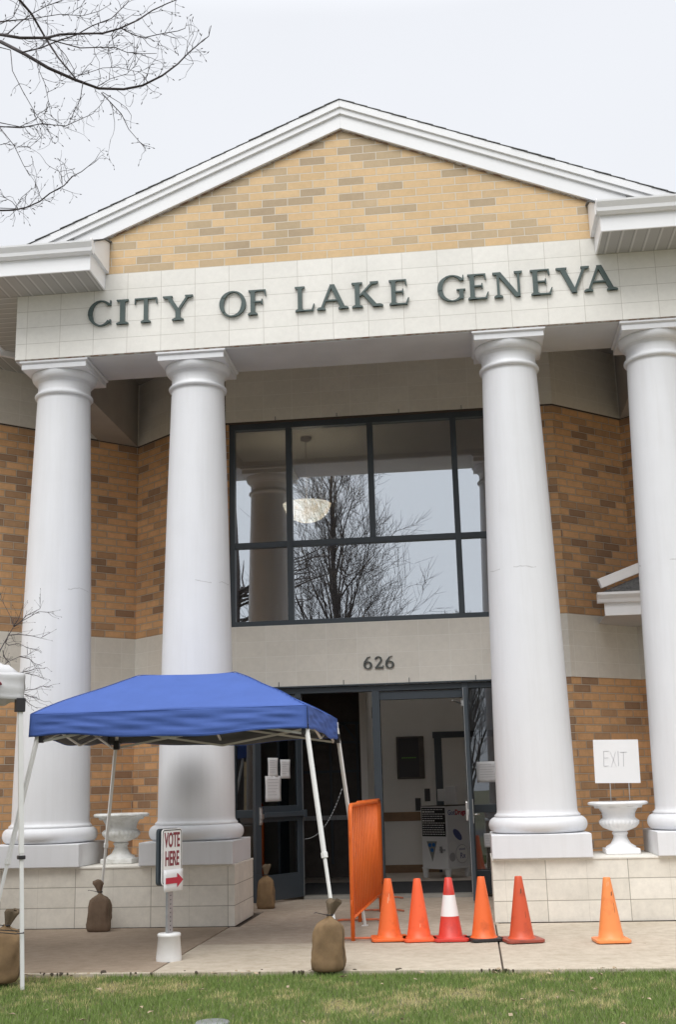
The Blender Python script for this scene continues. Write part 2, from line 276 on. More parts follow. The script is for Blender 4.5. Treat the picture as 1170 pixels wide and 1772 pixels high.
M_burlapd=M('burlap_dark',(.13,.095,.06),.95,var=.25,vs=9,bump=.5,bs=80)
M_iwall=M('interior_beige_wall',(.84,.81,.76),.8,var=.03)
M_iceil=M('textured_ceiling',(.55,.55,.53),.95,var=.06,vs=6,bump=1.0,bs=25)
M_idark=M('dark_wood_interior',(.085,.07,.06),.5,var=.3,vs=6)
M_wood=M('rail_wood',(.26,.15,.075),.5,var=.2,vs=8)
M_tile=M('floor_tile',(.55,.48,.41),.35,var=.12,vs=5)
M_mat=M('rubber_mat',(.035,.035,.038),.95,var=.2,vs=30,bump=.5,bs=90)
M_threshold=M('threshold_metal',(.40,.38,.34),.5,metal=.5)
M_boxw=M('drop_box_white',(.84,.84,.83),.4,var=.03)
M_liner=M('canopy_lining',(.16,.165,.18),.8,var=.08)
M_urnw=M('urn_fresh_paint',(.85,.85,.86),.6,var=.03,vs=9,bump=.3,bs=60)
M_seam=M('seam_blue',(.03,.08,.30),.8)
# faint rain streaks and grime on painted shafts
t=M_col.node_tree; b_=t.nodes['Principled BSDF']; src=b_.inputs['Base Color'].links[0].from_socket
g=N(t,'ShaderNodeNewGeometry'); mp=N(t,'ShaderNodeMapping'); mp.inputs['Scale'].default_value=(9,9,.55); t.links.new(g.outputs['Position'],mp.inputs[0]); n=N(t,'ShaderNodeTexNoise'); n.inputs['Scale'].default_value=1.3; n.inputs['Detail'].default_value=7; n.inputs['Roughness'].default_value=.65; t.links.new(mp.outputs[0],n.inputs[0])
r=N(t,'ShaderNodeValToRGB'); r.color_ramp.elements[0].position=.32; r.color_ramp.elements[0].color=(.86,.85,.83,1); r.color_ramp.elements[1].position=.55; r.color_ramp.elements[1].color=(1,1,1,1); t.links.new(n.outputs['Fac'],r.inputs[0])
x=N(t,'ShaderNodeMixRGB',blend_type='MULTIPLY'); x.inputs[0].default_value=.28; t.links.new(src,x.inputs[1]); t.links.new(r.outputs[0],x.inputs[2]); t.links.new(x.outputs[0],b_.inputs['Base Color'])
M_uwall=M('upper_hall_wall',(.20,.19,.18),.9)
# ================================================================ GROUND
tag(MB().box(-60,-14,-.5,60,-2.99,-.035).build('lawn',M_soil),kind='structure')
tag(MB().box(-300,-300,-.6,300,300,-.12).build('ground',M_soil),kind='structure')
tag(MB().box(-300,-22,-.5,300,-14.6,-.10).build('road',M_asph),kind='structure')
wk=MB()
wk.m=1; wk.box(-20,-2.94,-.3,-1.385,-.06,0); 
wk.m=0; wk.box(-20,-2.985,-.3,-1.385,-2.94,.0-.004)
wk.box(-1.372,-2.985,-.3,1.318,-1.42,0); wk.box(1.332,-2.985,-.3,20,-.07,-.002)
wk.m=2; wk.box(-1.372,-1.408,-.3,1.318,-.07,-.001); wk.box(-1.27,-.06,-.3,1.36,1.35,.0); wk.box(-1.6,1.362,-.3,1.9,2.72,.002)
wk.m=3; wk.box(-20,-2.98,-.31,20,2.7,-.018)
tag(wk.build('walkway',[M_conc,M_concd,M_concp,M_joint],bevel=.006),kind='structure')
# dirt crumbs and grit along the walk edge
dr=MB()
for i in range(14):
    x=random.uniform(-3.2,3.2); s_=random.choice([.008,.012,.02])*random.uniform(.6,1.5); y=-2.985+random.gauss(0,.025); ph=random.random()*6
    dr.lathe([(0.001,-.02),(s_,-.01),(s_*.8,s_*.5),(0.001,s_*.7)],(x,y),6,lambda a,z,r:1+.4*math.sin(2*a+ph))
for i in range(9):
    c0=random.uniform(-3.2,3.2); k_=random.randint(2,9); z_=random.uniform(.3,1)
    for j in range(k_):
        s_=random.uniform(.004,.013)*z_; ph=random.random()*6; dr.lathe([(0.001,-.03),(s_*1.5,-.006),(s_*.9,s_*.4),(0.001,s_*.5)],(c0+random.gauss(0,.05),-2.99+random.gauss(0,.014)),6,lambda a,z,r:1+.4*math.sin(2*a+ph))
tag(dr.build('dirt_crumbs',M_joint),'dark soil crumbs scattered along the lawn edge of the concrete walk','dirt',kind='stuff')

# ================================================================ CITY HALL
hall=thing('city_hall','tan brick city hall with a white gabled portico and green CITY OF LAKE GENEVA lettering','building',(0,0,0))
XW=[(-7.6,-.2),(-3.5,3.67),(-2.5,2.82),(2.5,2.82),(3.5,3.67),(7.6,-.2)]
def wall_run(name,mat,pts,z0,z1,th=.25,off=0.,parent=hall,bevel=0):
    b=MB()
    # per-vertex offset polyline
    P=[Vector((x,y)) for x,y in pts]; ns=[]
    for i in range(len(P)-1):
        d=(P[i+1]-P[i]).normalized(); ns.append(Vector((d.y,-d.x)))
    def offs(k):
        out=[]
        for i,p in enumerate(P):
            a=ns[max(i-1,0)]; c=ns[min(i,len(ns)-1)]; m_=(a+c); m_=m_/m_.length; out.append(p+m_*(k/max(.3,m_.dot(a))))
        return out
    F=offs(off); Bk=offs(-th)
    for i in range(len(P)-1):
        a,c,d,e=F[i],F[i+1],Bk[i+1],Bk[i]
        b.add([(a.x,a.y,z0),(c.x,c.y,z0),(d.x,d.y,z0),(e.x,e.y,z0),(a.x,a.y,z1),(c.x,c.y,z1),(d.x,d.y,z1),(e.x,e.y,z1)],[(0,3,2,1),(4,5,6,7),(0,1,5,4),(2,3,7,6)]+([(3,0,4,7)] if i==0 else [])+([(1,2,6,5)] if i==len(P)-2 else []),False)
    return b.build(name,mat,parent,bevel)
L3=XW[:3]; R3=XW[3:]
WX=1.965
zb0,zb1,zt0,zt1=2.662,3.475,6.345,7.36
Lw=L3+[(-WX,2.82)]; Rw=[(WX,2.82)]+R3
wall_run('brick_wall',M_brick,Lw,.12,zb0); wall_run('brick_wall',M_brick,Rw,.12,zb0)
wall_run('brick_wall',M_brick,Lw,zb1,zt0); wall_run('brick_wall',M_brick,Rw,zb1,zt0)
wall_run('stone_base',M_band,Lw,-.05,.12,off=.02); wall_run('stone_base',M_band,Rw,-.05,.12,off=.02)
wall_run('stone_band',M_band,XW,zb0,zb1,off=.012)
wall_run('upper_band',M_band,XW,zt0,zt1,off=.012)
# dark lintel line and little mortar pins over band joints
MB().box(-WX,2.795,zb0-.02,WX,2.83,zb0-.001).build('lintel_strip',M_frame_d,hall)
for i in range(-4,5):
    x=i*.86+.42
    if abs(x)<1.9: MB().box(x-.004,2.800,zb0,x+.004,2.807,zb0+.06).build('weep_wick',M_frame_d,hall); MB().box(x-.004,2.800,zt0,x+.004,2.807,zt0+.05).build('weep_wick',M_frame_d,hall)
wall_run('shadow_gap',M_joint,XW,zt0-.022,zt0,off=.004)
# brick corner control joint strips
b=MB(); b.box(-2.02,2.808,zb1,-2.005,2.82,zt1-.02); b.build('control_joint',M_joint,hall)
# entablature front wall, gable wall
HX=3.94
b=MB(); b.box(-HX,0,6.345,HX,.28,7.351)
b.build('entablature',M_stone,hall)
b=MB(); b.box(-HX+.01,.006,6.334,HX-.01,.27,6.3445)
b.build('lintel_rust_line',M_rust,hall)
b=MB()
b.box(-HX+.004,.022,6.322,HX-.004,.80,6.334); b.box(-HX,.281,6.335,HX,.82,7.3)
b.build('architrave',M_soff,hall)
zr=lambda x:9.011-.4167*abs(x)
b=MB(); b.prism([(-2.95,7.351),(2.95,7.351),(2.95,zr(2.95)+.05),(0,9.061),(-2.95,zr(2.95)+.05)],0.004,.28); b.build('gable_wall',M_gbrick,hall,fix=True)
# side beams and porch ceiling
for s in(-1,1):
    x0,x1=sorted((s*3.97,s*3.51)); b=MB(); b.box(x0,.8,6.335,x1,4.1,7.3); b.build('porch_beam',M_stucco,hall)
MB().box(-3.53,.82,7.3,3.53,4.3,7.36).build('porch_ceiling',M_stucco,hall)
# rake trim : boards following the slope (frieze, two crown steps, drip line)
def rake(name,mat,lo,hi,y0,y1,xe,side):
    s=side; b=MB()
    P=[(0,9.011+lo),(0,9.011+hi),(s*xe,zr(xe)+hi),(s*xe,zr(xe)+lo)]
    b.prism(P,y0,y1); return b.build(name,mat,hall,fix=True,bevel=.004)
for s in(-1,1):
    rake('frieze_board',M_trim,-.012,.175,-.050,.004,3.25,s)
    rake('crown_moulding',M_trim,.168,.247,-.078,.02,3.6,s)
    rake('crown_moulding',M_trim,.243,.338,-.100,.02,3.9,s)
    rake('brick_edge_trim',M_rust,-.026,-.010,-.018,.006,3.0,s)
    # shingles: stepped courses so the edge is ragged
    b=MB(); n=30; Lx=4.6
    for i in range(n):
        xa=Lx*i/n; xb=Lx*(i+1)/n+.03
        za=9.011-.4167*xa+.342; zb=9.011-.4167*xb+.353
        b.prism([(s*xa,za-.004),(s*xa,za+.004),(s*xb,zb+.002),(s*xb,zb-.006)],-.104-random.uniform(0,.01),4.6)
    b.build('shingle_roof',M_shingle,hall,fix=True)
    b=MB(); b.prism([(0,9.011+.30),(0,9.011+.337),(s*4.6,9.011-.4167*4.6+.337),(s*4.6,9.011-.4167*4.6+.30)],.02,4.6); b.build('roof_deck',M_trim,hall,fix=True)
# eave returns with gutters, running outward from the gable foot and back along the sides
def eave(s):
    X0=2.862; XE=4.75; e=thing('eave',None,None); e.parent=hall
    fl=lambda a,b_:(min(s*a,s*b_),max(s*a,s*b_))
    x0,x1=fl(X0,XE)
    b=MB(); b.box(x0+(.02 if s>0 else 0),-.54,7.150,x1-(.02 if s<0 else 0),.0,7.157); b.build('soffit',M_vinyl,hall)
    b=MB(); b.box(x0,-.562,7.150,x1,-.54,7.36)
    xa,xb=fl(X0-.0,X0+.02); b.prism([(-.54,7.150),(-.003,7.150),(-.003,7.62),(-.54,7.36)],xa,xb,'x')
    b.build('fascia_board',M_trim,hall,fix=True,bevel=.003)
    # upper box + K gutter profile
    xa,xb=fl(X0-.035,XE); b=MB()
    g=[(-.56,7.335),(-.60,7.335),(-.625,7.36),(-.632,7.40),(-.665,7.455),(-.668,7.475),(-.655,7.475),(-.64,7.45),(-.56,7.44)]
    b.prism(g,xa,xb,'x'); b.build('gutter',M_trim,hall,fix=True)
    b=MB(); xa2,xb2=fl(X0-.035,X0-.032); b.prism([(-.662,7.47),(-.655,7.50),(-.56,7.505),(-.56,7.335),(-.60,7.335),(-.63,7.37),(-.635,7.41)],xa2-.004,xb2+.004,'x'); b.build('gutter_end_cap',M_trim,hall,fix=True)
    xa,xb=fl(X0-.045,XE)
    b=MB(); b.prism([(-.56,7.36),(-.56,7.50),(-.20,7.70),(-.004,7.76),(-.004,7.36)],xa,xb,'x'); b.build('return_box',M_trim,hall,fix=True,bevel=.003)
    b=MB(); xa,xb=fl(X0-.07,XE); b.prism([(-.585,7.498),(-.585,7.510),(-.2,7.716),(.0,7.778),(.0,7.762),(-.2,7.702)],xa,xb,'x'); b.build('return_flashing',M_shingle,hall,fix=True)
    # side eave
    xa,xb=fl(HX+.01,XE); b=MB(); b.box(xa,0.003,7.150,xb,4.6,7.157); b.build('soffit',M_vinyl,hall,swap=True)
    xa,xb=fl(XE,XE+.02); MB().box(xa,-.56,7.14,xb,4.6,7.36).build('fascia_board',M_trim,hall)
    xa,xb=fl(XE+.02,XE+.14); MB().box(xa,-.66,7.335,xb,4.6,7.47).build('gutter',M_trim,hall)
    bpy.data.objects.remove(e)
eave(-1); eave(1)
# wing eaves along the diagonal wing walls (seen at both picture edges)
for s in(-1,1):
    b=MB(); d=Vector((s*4.1,-3.87,0)).normalized(); n=Vector((d.y*s,-d.x*s,0))
    p=Vector((s*4.75,2.5,0)); q_=Vector((s*8,-.6,0))
    a0=p; a1=q_; b0=p+n*.62; b1=q_+n*.62
    b.add([(a0.x,a0.y,7.12),(a1.x,a1.y,7.12),(b1.x,b1.y,7.12),(b0.x,b0.y,7.12),(a0.x,a0.y,7.13),(a1.x,a1.y,7.13),(b1.x,b1.y,7.13),(b0.x,b0.y,7.13)],[(0,3,2,1),(4,5,6,7),(0,1,5,4),(1,2,6,5),(2,3,7,6),(3,0,4,7)],False)
    b.build('wing_soffit',M_vinyl,hall,fix=True)
    b=MB(); b.bar(b0+Vector((0,0,7.2)),b1+Vector((0,0,7.2)),.06,.26); b.build('wing_gutter',M_trim,hall,bevel=.01)
    b=MB(); b.add([(a0.x,a0.y,7.6),(a1.x,a1.y,7.6),(b1.x,b1.y,7.34),(b0.x,b0.y,7.34),(s*4.6,4.5,8.2),(s*9,3.5,8.2)],[(0,1,2,3),(0,4,5,1)],False); b.build('wing_roof',M_shingle,hall,solid=.02)
# body behind; unseen roof opening added to let daylight into the vestibule
b=MB(); b.box(-9,10.2,-.1,9,10.4,7.3); b.box(-9,4.2,-.1,-8.8,10.3,7.3); b.box(8.8,4.2,-.1,9,10.3,7.3); b.box(-9,4.3,7.36,9,5.8,7.5); b.box(-9,7.6,7.36,9,10.4,7.5); b.box(-9,5.8,7.36,-.47,7.6,7.5); b.box(2.4,5.8,7.36,9,7.6,7.5); b.build('rear_wall',M_iwall,hall)
# ---------------------------------------------------------------- columns
def column(x):
    c=thing('column',None,None,(x,.4,0)); c.parent=hall
    b=MB(); b.box(-.5,-.5,.612,.5,.5,.846); b.build('plinth',M_col,c,bevel=.008)
    prof=[(.30,.846),(.44,.848)]+[(.44+.072*math.sin(a),.928-.08*math.cos(a)) for a in [PI*i/12 for i in range(1,12)]]+[(.44,1.006),(.447,1.010),(.447,1.03),(.434,1.036),(.421,1.055),(.4185,1.09)]
    r=.4185
    for i in range(1,25):
        t=i/24; z=1.09+(5.90-1.09)*t; prof.append((.4185-(.4185-.311)*(t**1.35),z))
    prof+=[(.311,5.935)]+[(.318+.024*math.sin(a),5.962-.026*math.cos(a)) for a in [PI*i/8 for i in range(9)]]+[(.318,5.995),(.311,6.0),(.309,6.02),(.309,6.105),(.318,6.115),(.330,6.118),(.330,6.135)]
    prof+=[(.330+.052*math.sin(a),6.135+.075*(1-math.cos(a))) for a in [PI/2*i/8 for i in range(1,9)]]+[(.385,6.222),(.2,6.222)]
    sh=MB().lathe(prof,n=72); sh.build('shaft',M_col,c)
    b=MB(); b.box(-.39,-.39,6.222,.39,.39,6.286)
    b.add([(-.39,-.39,6.286),(.39,-.39,6.286),(.39,.39,6.286),(-.39,.39,6.286),(-.41,-.41,6.298),(.41,-.41,6.298),(.41,.41,6.298),(-.41,.41,6.298)],[(0,1,5,4),(1,2,6,5),(2,3,7,6),(3,0,4,7)],False)
    b.box(-.41,-.41,6.298,.41,.41,6.3205); b.build('capital',M_col,c,bevel=.003)
    return c
for x in(-3.47,-1.83,1.83,3.47): column(x)
# ---------------------------------------------------------------- pedestals
for s in(-1,1):
    xa,xb=sorted((s*1.325,s*6.2)); o=MB().box(xa,-.035,.002,xb,1.0,.590); p=o.build('pedestal',M_ped,hall)
    MB().box(xa-(.004),-.045,.5905,xb+.004,1.01,.611).build('pedestal_cap',M_band,hall,bevel=.004)
    MB().box(xa+.01,-.028,-.02,xb-.01,.98,.010).build('pedestal_gap',M_joint,hall)
# ---------------------------------------------------------------- upper window
win=thing('upper_window',None,None); win.parent=hall
Yf=2.86
b=MB()
z0,z1=3.478,6.342
b.box(-WX,Yf,z0,-WX+.075,Yf+.12,z1); b.box(WX-.075,Yf,z0,WX,Yf+.12,z1); b.box(-WX+.075,Yf,z0,WX-.075,Yf+.12,z0+.07); b.box(-WX+.075,Yf,z1-.10,WX-.075,Yf+.12,z1)
for x,za,zb_ in((-1.132,z0+.07,z1-.10),(1.150,z0+.07,z1-.10)): b.box(x-.04,Yf+.003,za,x+.04,Yf+.117,zb_)
for xa,xb in((-WX+.075,-1.172),(-1.092,1.110),(1.19,WX-.075)): b.box(xa,Yf+.006,4.555,xb,Yf+.114,4.632)
b.box(.003-.04,Yf+.009,4.632,.003+.04,Yf+.111,z1-.10)
b.build('window_frame',M_frame,win,bevel=.004)
xs_=[-WX+.075,-1.132,.003,1.150,WX-.075]
for i in range(4):
    MB().box(xs_[i],Yf+.055,4.6,xs_[i+1],Yf+.061,z1-.09).build('pane',M_glass,win)
for xa,xb in((-WX+.07,-1.132),(-1.132,1.15),(1.15,WX-.07)): MB().box(xa,Yf+.056,z0+.06,xb,Yf+.062,4.59).build('pane',M_glass,win)
# ---------------------------------------------------------------- entrance frame
ent=thing('entrance',None,None); ent.parent=hall
ze=zb0-.021
b=MB()
def post(x0,x1): b.box(x0,Yf,.02,x1,Yf+.13,ze-.075)
b.box(-WX,Yf-.003,ze-.075,WX,Yf+.133,ze)
for p in((-WX,-WX+.07),(-1.10,-1.02),(-.082,.018),(1.10,1.17),(WX-.07,WX)): post(*p)
b.box(1.095,Yf-.02,0.02,1.175,Yf-.003,ze+.03)
for xa,xb in((-WX+.07,-1.10),(1.17,WX-.07)):
    b.box(xa,Yf+.004,.02,xb,Yf+.126,.30); b.box(xa,Yf+.004,1.0,xb,Yf+.126,1.10)
b.box(.018,Yf+.03,ze-.19,1.10,Yf+.11,ze-.085)
b.build('door_frame',M_frame_d,ent,bevel=.003)
for xa,xb in((-WX+.065,-1.10),(1.17,WX-.065)):
    for za,zb_ in((.30,1.0),(1.10,ze-.07)): MB().box(xa,Yf+.06,za,xb,Yf+.066,zb_).build('sidelight_pane',M_dglass,ent)
MB().box(-1.02,Yf-.03,-.02,1.10,Yf+.16,.03).build('threshold',M_threshold,ent)
# ---------------------------------------------------------------- door leaves
def leaf(hx,hy,fx,fy,flip):
    """leaf from hinge to free edge; local x along leaf, local -y = face with the push bar"""
    d=Vector((fx-hx,fy-hy,0)); Ln=d.length; ang=math.atan2(d.y,d.x)
    o=thing('door',None,None,(hx,hy,0),ang); o.parent=hall
    H=2.50; b=MB()
    b.box(0,-.022,.03,.10,.022,H); b.box(Ln-.11,-.022,.03,Ln,.022,H); b.box(.10,-.0215,.03,Ln-.11,.0215,.33); b.box(.10,-.0215,H-.12,Ln-.11,.0215,H); b.box(.10,-.0215,.96,Ln-.11,.0215,1.15)
    b.build('leaf_frame',M_frame_d,o,bevel=.003)
    MB().box(.10,-.004,.33,Ln-.11,.004,.96).build('pane',M_dglass,o); MB().box(.10,-.0045,1.15,Ln-.11,.0045,H-.12).build('pane',M_dglass,o)
    b=MB(); (b.box(-.004,-.0235,.03,.0,.0235,H) if not flip else b.box(Ln-.002,-.026,.03,Ln+.003,-.0225,H)); b.build('edge_strip',M_alu,o)
    return o,Ln
dl,Ln=leaf(-1.03,2.83,-1.50,2.04,0)
# panic bar faces the portico: local +y side
s=1
b=MB(); b.box(-.01,.030,1.015,Ln-.12,.075,1.075); b.box(-.02,.022,1.0,.05,.080,1.09); b.build('push_bar',M_frame,dl,bevel=.006)
b=MB(); b.box(Ln-.105,.022,.93,Ln-.055,.045,1.14); b.bar((Ln-.08,.05,.95),(Ln-.08,.05,1.12),.03,.02); b.box(Ln-.10,.045,1.0,Ln-.05,.075,1.06); b.build('door_handle',M_steel,dl,bevel=.006)
dr_,Ln2=leaf(1.125,2.83,1.135,1.935,1)
b=MB(); b.bar((Ln2-.06,-.045,.93),(Ln2-.06,-.045,1.15),.05,.03); b.box(Ln2-.085,-.05,1.0,Ln2-.035,-.022,1.06); b.build('door_handle',M_steel,dr_,bevel=.006)
b=MB(); b.box(Ln2-.08,.022,.90,Ln2-.03,.03,1.18); b.tube([(Ln2-.055,.03,1.0),(Ln2-.055,.08,1.0),(Ln2-.12,.10,1.0)],.009); b.build('door_lever',M_steel,dr_)
b=MB(); b.tube([(.05,-.03,2.36),(.25,-.10,2.37),(.42,-.16,2.38)],.010); b.box(.02,-.05,2.33,.12,-.02,2.40); b.build('door_closer_arm',M_steel,dr_)
# top closer arm for left door
# ---------------------------------------------------------------- lettering on the entablature
def arc(cx,cz,rx,rz,a0,a1,th,tn,n=28,power=1.0,tilt=0):
    out=[];inn=[]
    for i in range(n+1):
        a=math.radians(a0+(a1-a0)*i/n); t=tn+(th-tn)*abs(math.cos(a+tilt))**power
        out.append((cx+rx*math.cos(a),cz+rz*math.sin(a))); inn.append((cx+(rx-t)*math.cos(a),cz+(rz-t*(.55 if abs(math.sin(a))>.5 else .8))*math.sin(a)))
    return out,inn
class LT:
    def __init__(s): s.q=[]
    def st(s,x0,z0,x1,z1,w,w2=None):     # slanted stroke, horizontal width w
        w2=w if w2 is None else w2; s.q.append([(x0-w/2,z0),(x0+w/2,z0),(x1+w2/2,z1),(x1-w2/2,z1)]); return s
    def h(s,x0,x1,z,t): s.q.append([(x0,z-t/2),(x1,z-t/2),(x1,z+t/2),(x0,z+t/2)]); return s
    def sf(s,x,z,w,up):                  # bracketed serif
        t=.055; d=.05 if up else -.05
        a=[(x-w/2,z),(x+w/2,z),(x+w/2,z+d),(x+w*.22,z+d*2.0),(x-w*.22,z+d*2.0),(x-w/2,z+d)]
        s.q.append(a if up else a[::-1]); return s
    def ar(s,*a,**k):
        o,i=arc(*a,**k)
        for j in range(len(o)-1): s.q.append([o[j],o[j+1],i[j+1],i[j]])
        return s
S_=.155; H_=.085
def E_(l,f=False):
    l.st(.16,0,.16,1,S_).sf(.16,1,.30,False); l.h(.16,.62,.972,.056); l.q.append([(.56,.95),(.62,.95),(.635,.76),(.60,.76)])
    l.h(.16,.50,.52,.055); l.q.append([(.47,.62),(.51,.62),(.51,.42),(.47,.42)])
    if f: l.sf(.16,0,.34,True)
    else: l.sf(.16,0,.30,True); l.h(.16,.64,.028,.056); l.q.append([(.58,.05),(.64,.05),(.70,.26),(.665,.26)])
    return l
def C_(l,g=False):
    l.ar(.5,.5,.5,.52,42 if not g else 40,318 if not g else 320,.17,.07,34); l.q.append([(.84,.80),(.90,.80),(.90,1.0),(.865,1.0)])
    if g: l.st(.80,.06,.80,.42,.14); l.h(.64,.94,.43,.05)
    else: l.q.append([(.84,.22),(.90,.22),(.90,.04),(.865,.04)])
    return l
GL={'C':C_(LT()),'G':C_(LT(),True),'E':E_(LT()),'F':E_(LT(),True),
'I':LT().st(.2,0,.2,1,S_).sf(.2,0,.38,True).sf(.2,1,.38,False),
'T':LT().st(.45,0,.45,1,S_).sf(.45,0,.38,True).h(.02,.88,.97,.06),
'Y':LT().st(.47,0,.47,.46,S_).sf(.47,0,.38,True).st(.45,.42,.14,1,.15).st(.49,.42,.82,1,H_).sf(.13,1,.32,False).sf(.84,1,.26,False),
'O':LT().ar(.5,.5,.5,.52,0,360,.17,.075,44,tilt=.25),
'L':LT().st(.18,0,.18,1,S_).sf(.18,1,.36,False).sf(.18,0,.34,True).h(.18,.66,.028,.056),
'A':LT().st(.12,0,.47,1,H_).st(.86,0,.49,1,.16).sf(.12,0,.28,True).sf(.86,0,.34,True).h(.26,.72,.36,.06),
'K':LT().st(.18,0,.18,1,S_).sf(.18,0,.36,True).sf(.18,1,.36,False).st(.27,.46,.72,1,H_).st(.80,0,.40,.58,.17).sf(.86,0,.34,True).sf(.75,1,.28,False),
'N':LT().st(.16,0,.16,1,H_).st(.86,0,.86,1,H_).st(.82,.0,.17,1,.17).sf(.16,0,.30,True).sf(.12,1,.28,False).sf(.86,1,.28,False),
'V':LT().st(.50,0,.14,1,.16).st(.48,0,.84,1,H_).sf(.13,1,.34,False).sf(.86,1,.26,False)}
GL['T'].q+= [[(.02,.97),(.06,.97),(.045,.76),(.01,.76)],[(.84,.97),(.88,.97),(.89,.76),(.855,.76)]]
GL['L'].q.append([(.60,.05),(.66,.05),(.71,.28),(.675,.28)])
def letter(g,x0,x1,z0,z1,y0,y1,mat,name,parent):
    q=[p for s_ in g.q for p in s_]; a=min(p[0] for p in q); c=max(p[0] for p in q); b=MB()
    for i,s_ in enumerate(g.q):
        P=[(x0+(p[0]-a)/(c-a)*(x1-x0),z0+p[1]*(z1-z0)) for p in s_]
        b.prism(P,y0-.0006*(i%9),y1)
    return b.build(name,mat,parent,fix=True)
txt=thing('lettering',None,None); txt.parent=hall
for ch,a,c in [('C',-3.056,-2.777),('I',-2.712,-2.568),('T',-2.495,-2.221),('Y',-2.154,-1.794),('O',-1.48,-1.165),('F',-1.141,-.927),
  ('L',-.588,-.36),('A',-.333,.035),('K',.074,.432),('E',.505,.732),('G',1.058,1.376),('E',1.403,1.638),('N',1.688,2.024),('E',2.112,2.354),('V',2.401,2.773),('A',2.702,3.073)]:
    letter(GL[ch],a,c,6.697,7.005,-.032,-.006,M_letter,'letter',txt)
num=thing('house_number',None,None); num.parent=hall
six=LT().ar(.5,.30,.42,.31,0,360,.22,.10,30).st(.19,.28,.24,.62,.20).st(.24,.60,.52,.96,.20,.12).st(.50,.94,.72,1.0,.14,.10)
two=LT().ar(.46,.72,.38,.29,-30,170,.20,.10,20).st(.70,.60,.22,.10,.20,.16).h(.10,.92,.07,.14)
two.q.append([(.84,.02),(.94,.02),(.96,.26),(.90,.26)])
for g,a,c in ((six,-.171,-.055),(two,-.022,.092),(six,.115,.234)): letter(g,a,c,2.853,3.010,2.784,2.808,M_num,'numeral',num)
# low side-roof end beyond the right wing wall
b=MB(); X0,X1,Y0=2.93,6.5,2.35
lo=thing('side_porch_roof',None,None); lo.parent=hall
# (built on the right wing wall; slopes up toward the wall)
def xs(s_): return s_
b=MB(); b.prism([(Y0-.02,3.36),(Y0+.0,3.36),(Y0+.0,3.54),(Y0-.02,3.54)],2.93,X1,'x'); b.build('fascia_board',M_trim,lo,fix=True)
b=MB(); b.prism([(Y0-.02,3.515),(Y0-.07,3.52),(Y0-.09,3.56),(Y0-.135,3.61),(Y0-.135,3.64),(Y0-.02,3.63)],2.84,X1,'x'); b.build('gutter',M_trim,lo,fix=True)
b=MB(); b.box(2.94,Y0,3.37,X1,4.4,3.385); b.build('soffit',M_soff,lo)
b=MB(); b.add([(2.90,Y0-.05,3.65),(X1,Y0-.05,3.65),(X1,Y0+1.2,5.1),(X1-.2,Y0+1.2,5.1)],[(0,1,2,3)],False); b.build('shingles',M_shingle,lo,solid=.03)
b=MB(); b.bar((2.88,Y0-.09,3.755),(6.3,Y0+1.1,5.14),.05,.125); b.build('hip_flashing',M_trim,lo,bevel=.01)
b=MB(); b.box(2.96,Y0+.01,3.385,X1,Y0+.06,3.66); b.build('roof_edge',M_trim,lo)
# ================================================================ INTERIOR (upper hall and vestibule, seen through glass)
b=MB(); b.box(-2.35,3.0,3.10,2.35,5.6,3.30); b.box(-2.35,5.6,3.10,-.47,10,3.30); b.build('upper_floor',M_iwall,hall)  # floor cut back for the added light shaft
b=MB(); b.box(-2.36,3.05,6.60,2.36,5.75,6.66); b.build('upper_ceiling',M_iceil,hall)
b=MB(); b.box(-2.36,3.07,3.3,-2.31,10,6.6); b.box(2.31,3.07,3.3,2.36,10,6.6); b.box(-2.31,5.66,3.3,2.31,5.76,6.6); b.build('upper_wall',M_uwall,hall)  # back wall closes the upper hall off from the added light shaft
MB().box(-2.4,3.02,-.25,2.4,10,.0).build('vestibule_floor',M_tile,hall)
b=MB(); b.box(-2.4,3.08,3.0,2.4,5.6,3.06); b.box(-2.4,5.6,3.0,-.47,10,3.06); b.build('vestibule_ceiling',M_iceil,hall)  # ceiling left open under the added light shaft
b=MB(); b.box(-.37,7.0,0,2.4,7.1,7.3); b.box(-.47,5.2,0,-.37,7.1,3.0); b.box(-.47,5.77,3.0,-.37,7.1,7.3); b.box(2.3,3.08,0,2.4,7,3.0); b.box(2.3,5.77,3.0,2.4,7,7.3); b.build('vestibule_and_added_shaft_wall',M_iwall,hall)  # tall pieces enclose the added shaft that brings daylight down
b=MB(); b.box(-.36,6.985,.80,1.45,6.999,.94); b.box(-.36,6.985,.0,1.45,6.999,.12); b.build('chair_rail',M_wood,hall)
b=MB(); b.box(.58,6.95,0,.70,6.999,2.20); b.box(.56,6.945,2.10,2.1,6.999,2.20); b.build('inner_door_frame',M_frame_d,hall); MB().box(.70,6.97,.0,2.1,6.985,2.1).build('inner_door',M_iwall,hall)
# dark wooden inner doorway on the left
b=MB(); b.box(-2.4,6.3,0,-.47,6.4,3.0); b.box(-2.4,3.1,0,-2.3,6.3,3.0); b.build('dark_panelling',M_idark,hall)
b=MB()
for x in(-1.05,-.62): b.box(x-.02,6.25,.2,x+.02,6.3,2.35)
for z in(2.05,2.35,1.6): b.box(-1.6,6.255,z-.02,-.5,6.295,z+.02)
b.bar((-.62,6.27,2.05),(-.84,6.27,2.35),.03,.03); b.bar((-1.05,6.27,2.05),(-.84,6.27,2.35),.03,.03)
b.build('leaded_muntins',M_frame,hall)
b=MB(); b.box(-1.9,6.24,.86,-.5,6.25,.93); b.build('inner_push_rail',M_galv,hall)
t=thing('door_mat','wide dark rubber mat on the floor just inside the open entrance','mat',(0,3.5,0)); MB().box(-1.3,-.35,.001,1.5,1.6,.014).build('mat_pad',M_mat,t,bevel=.004)
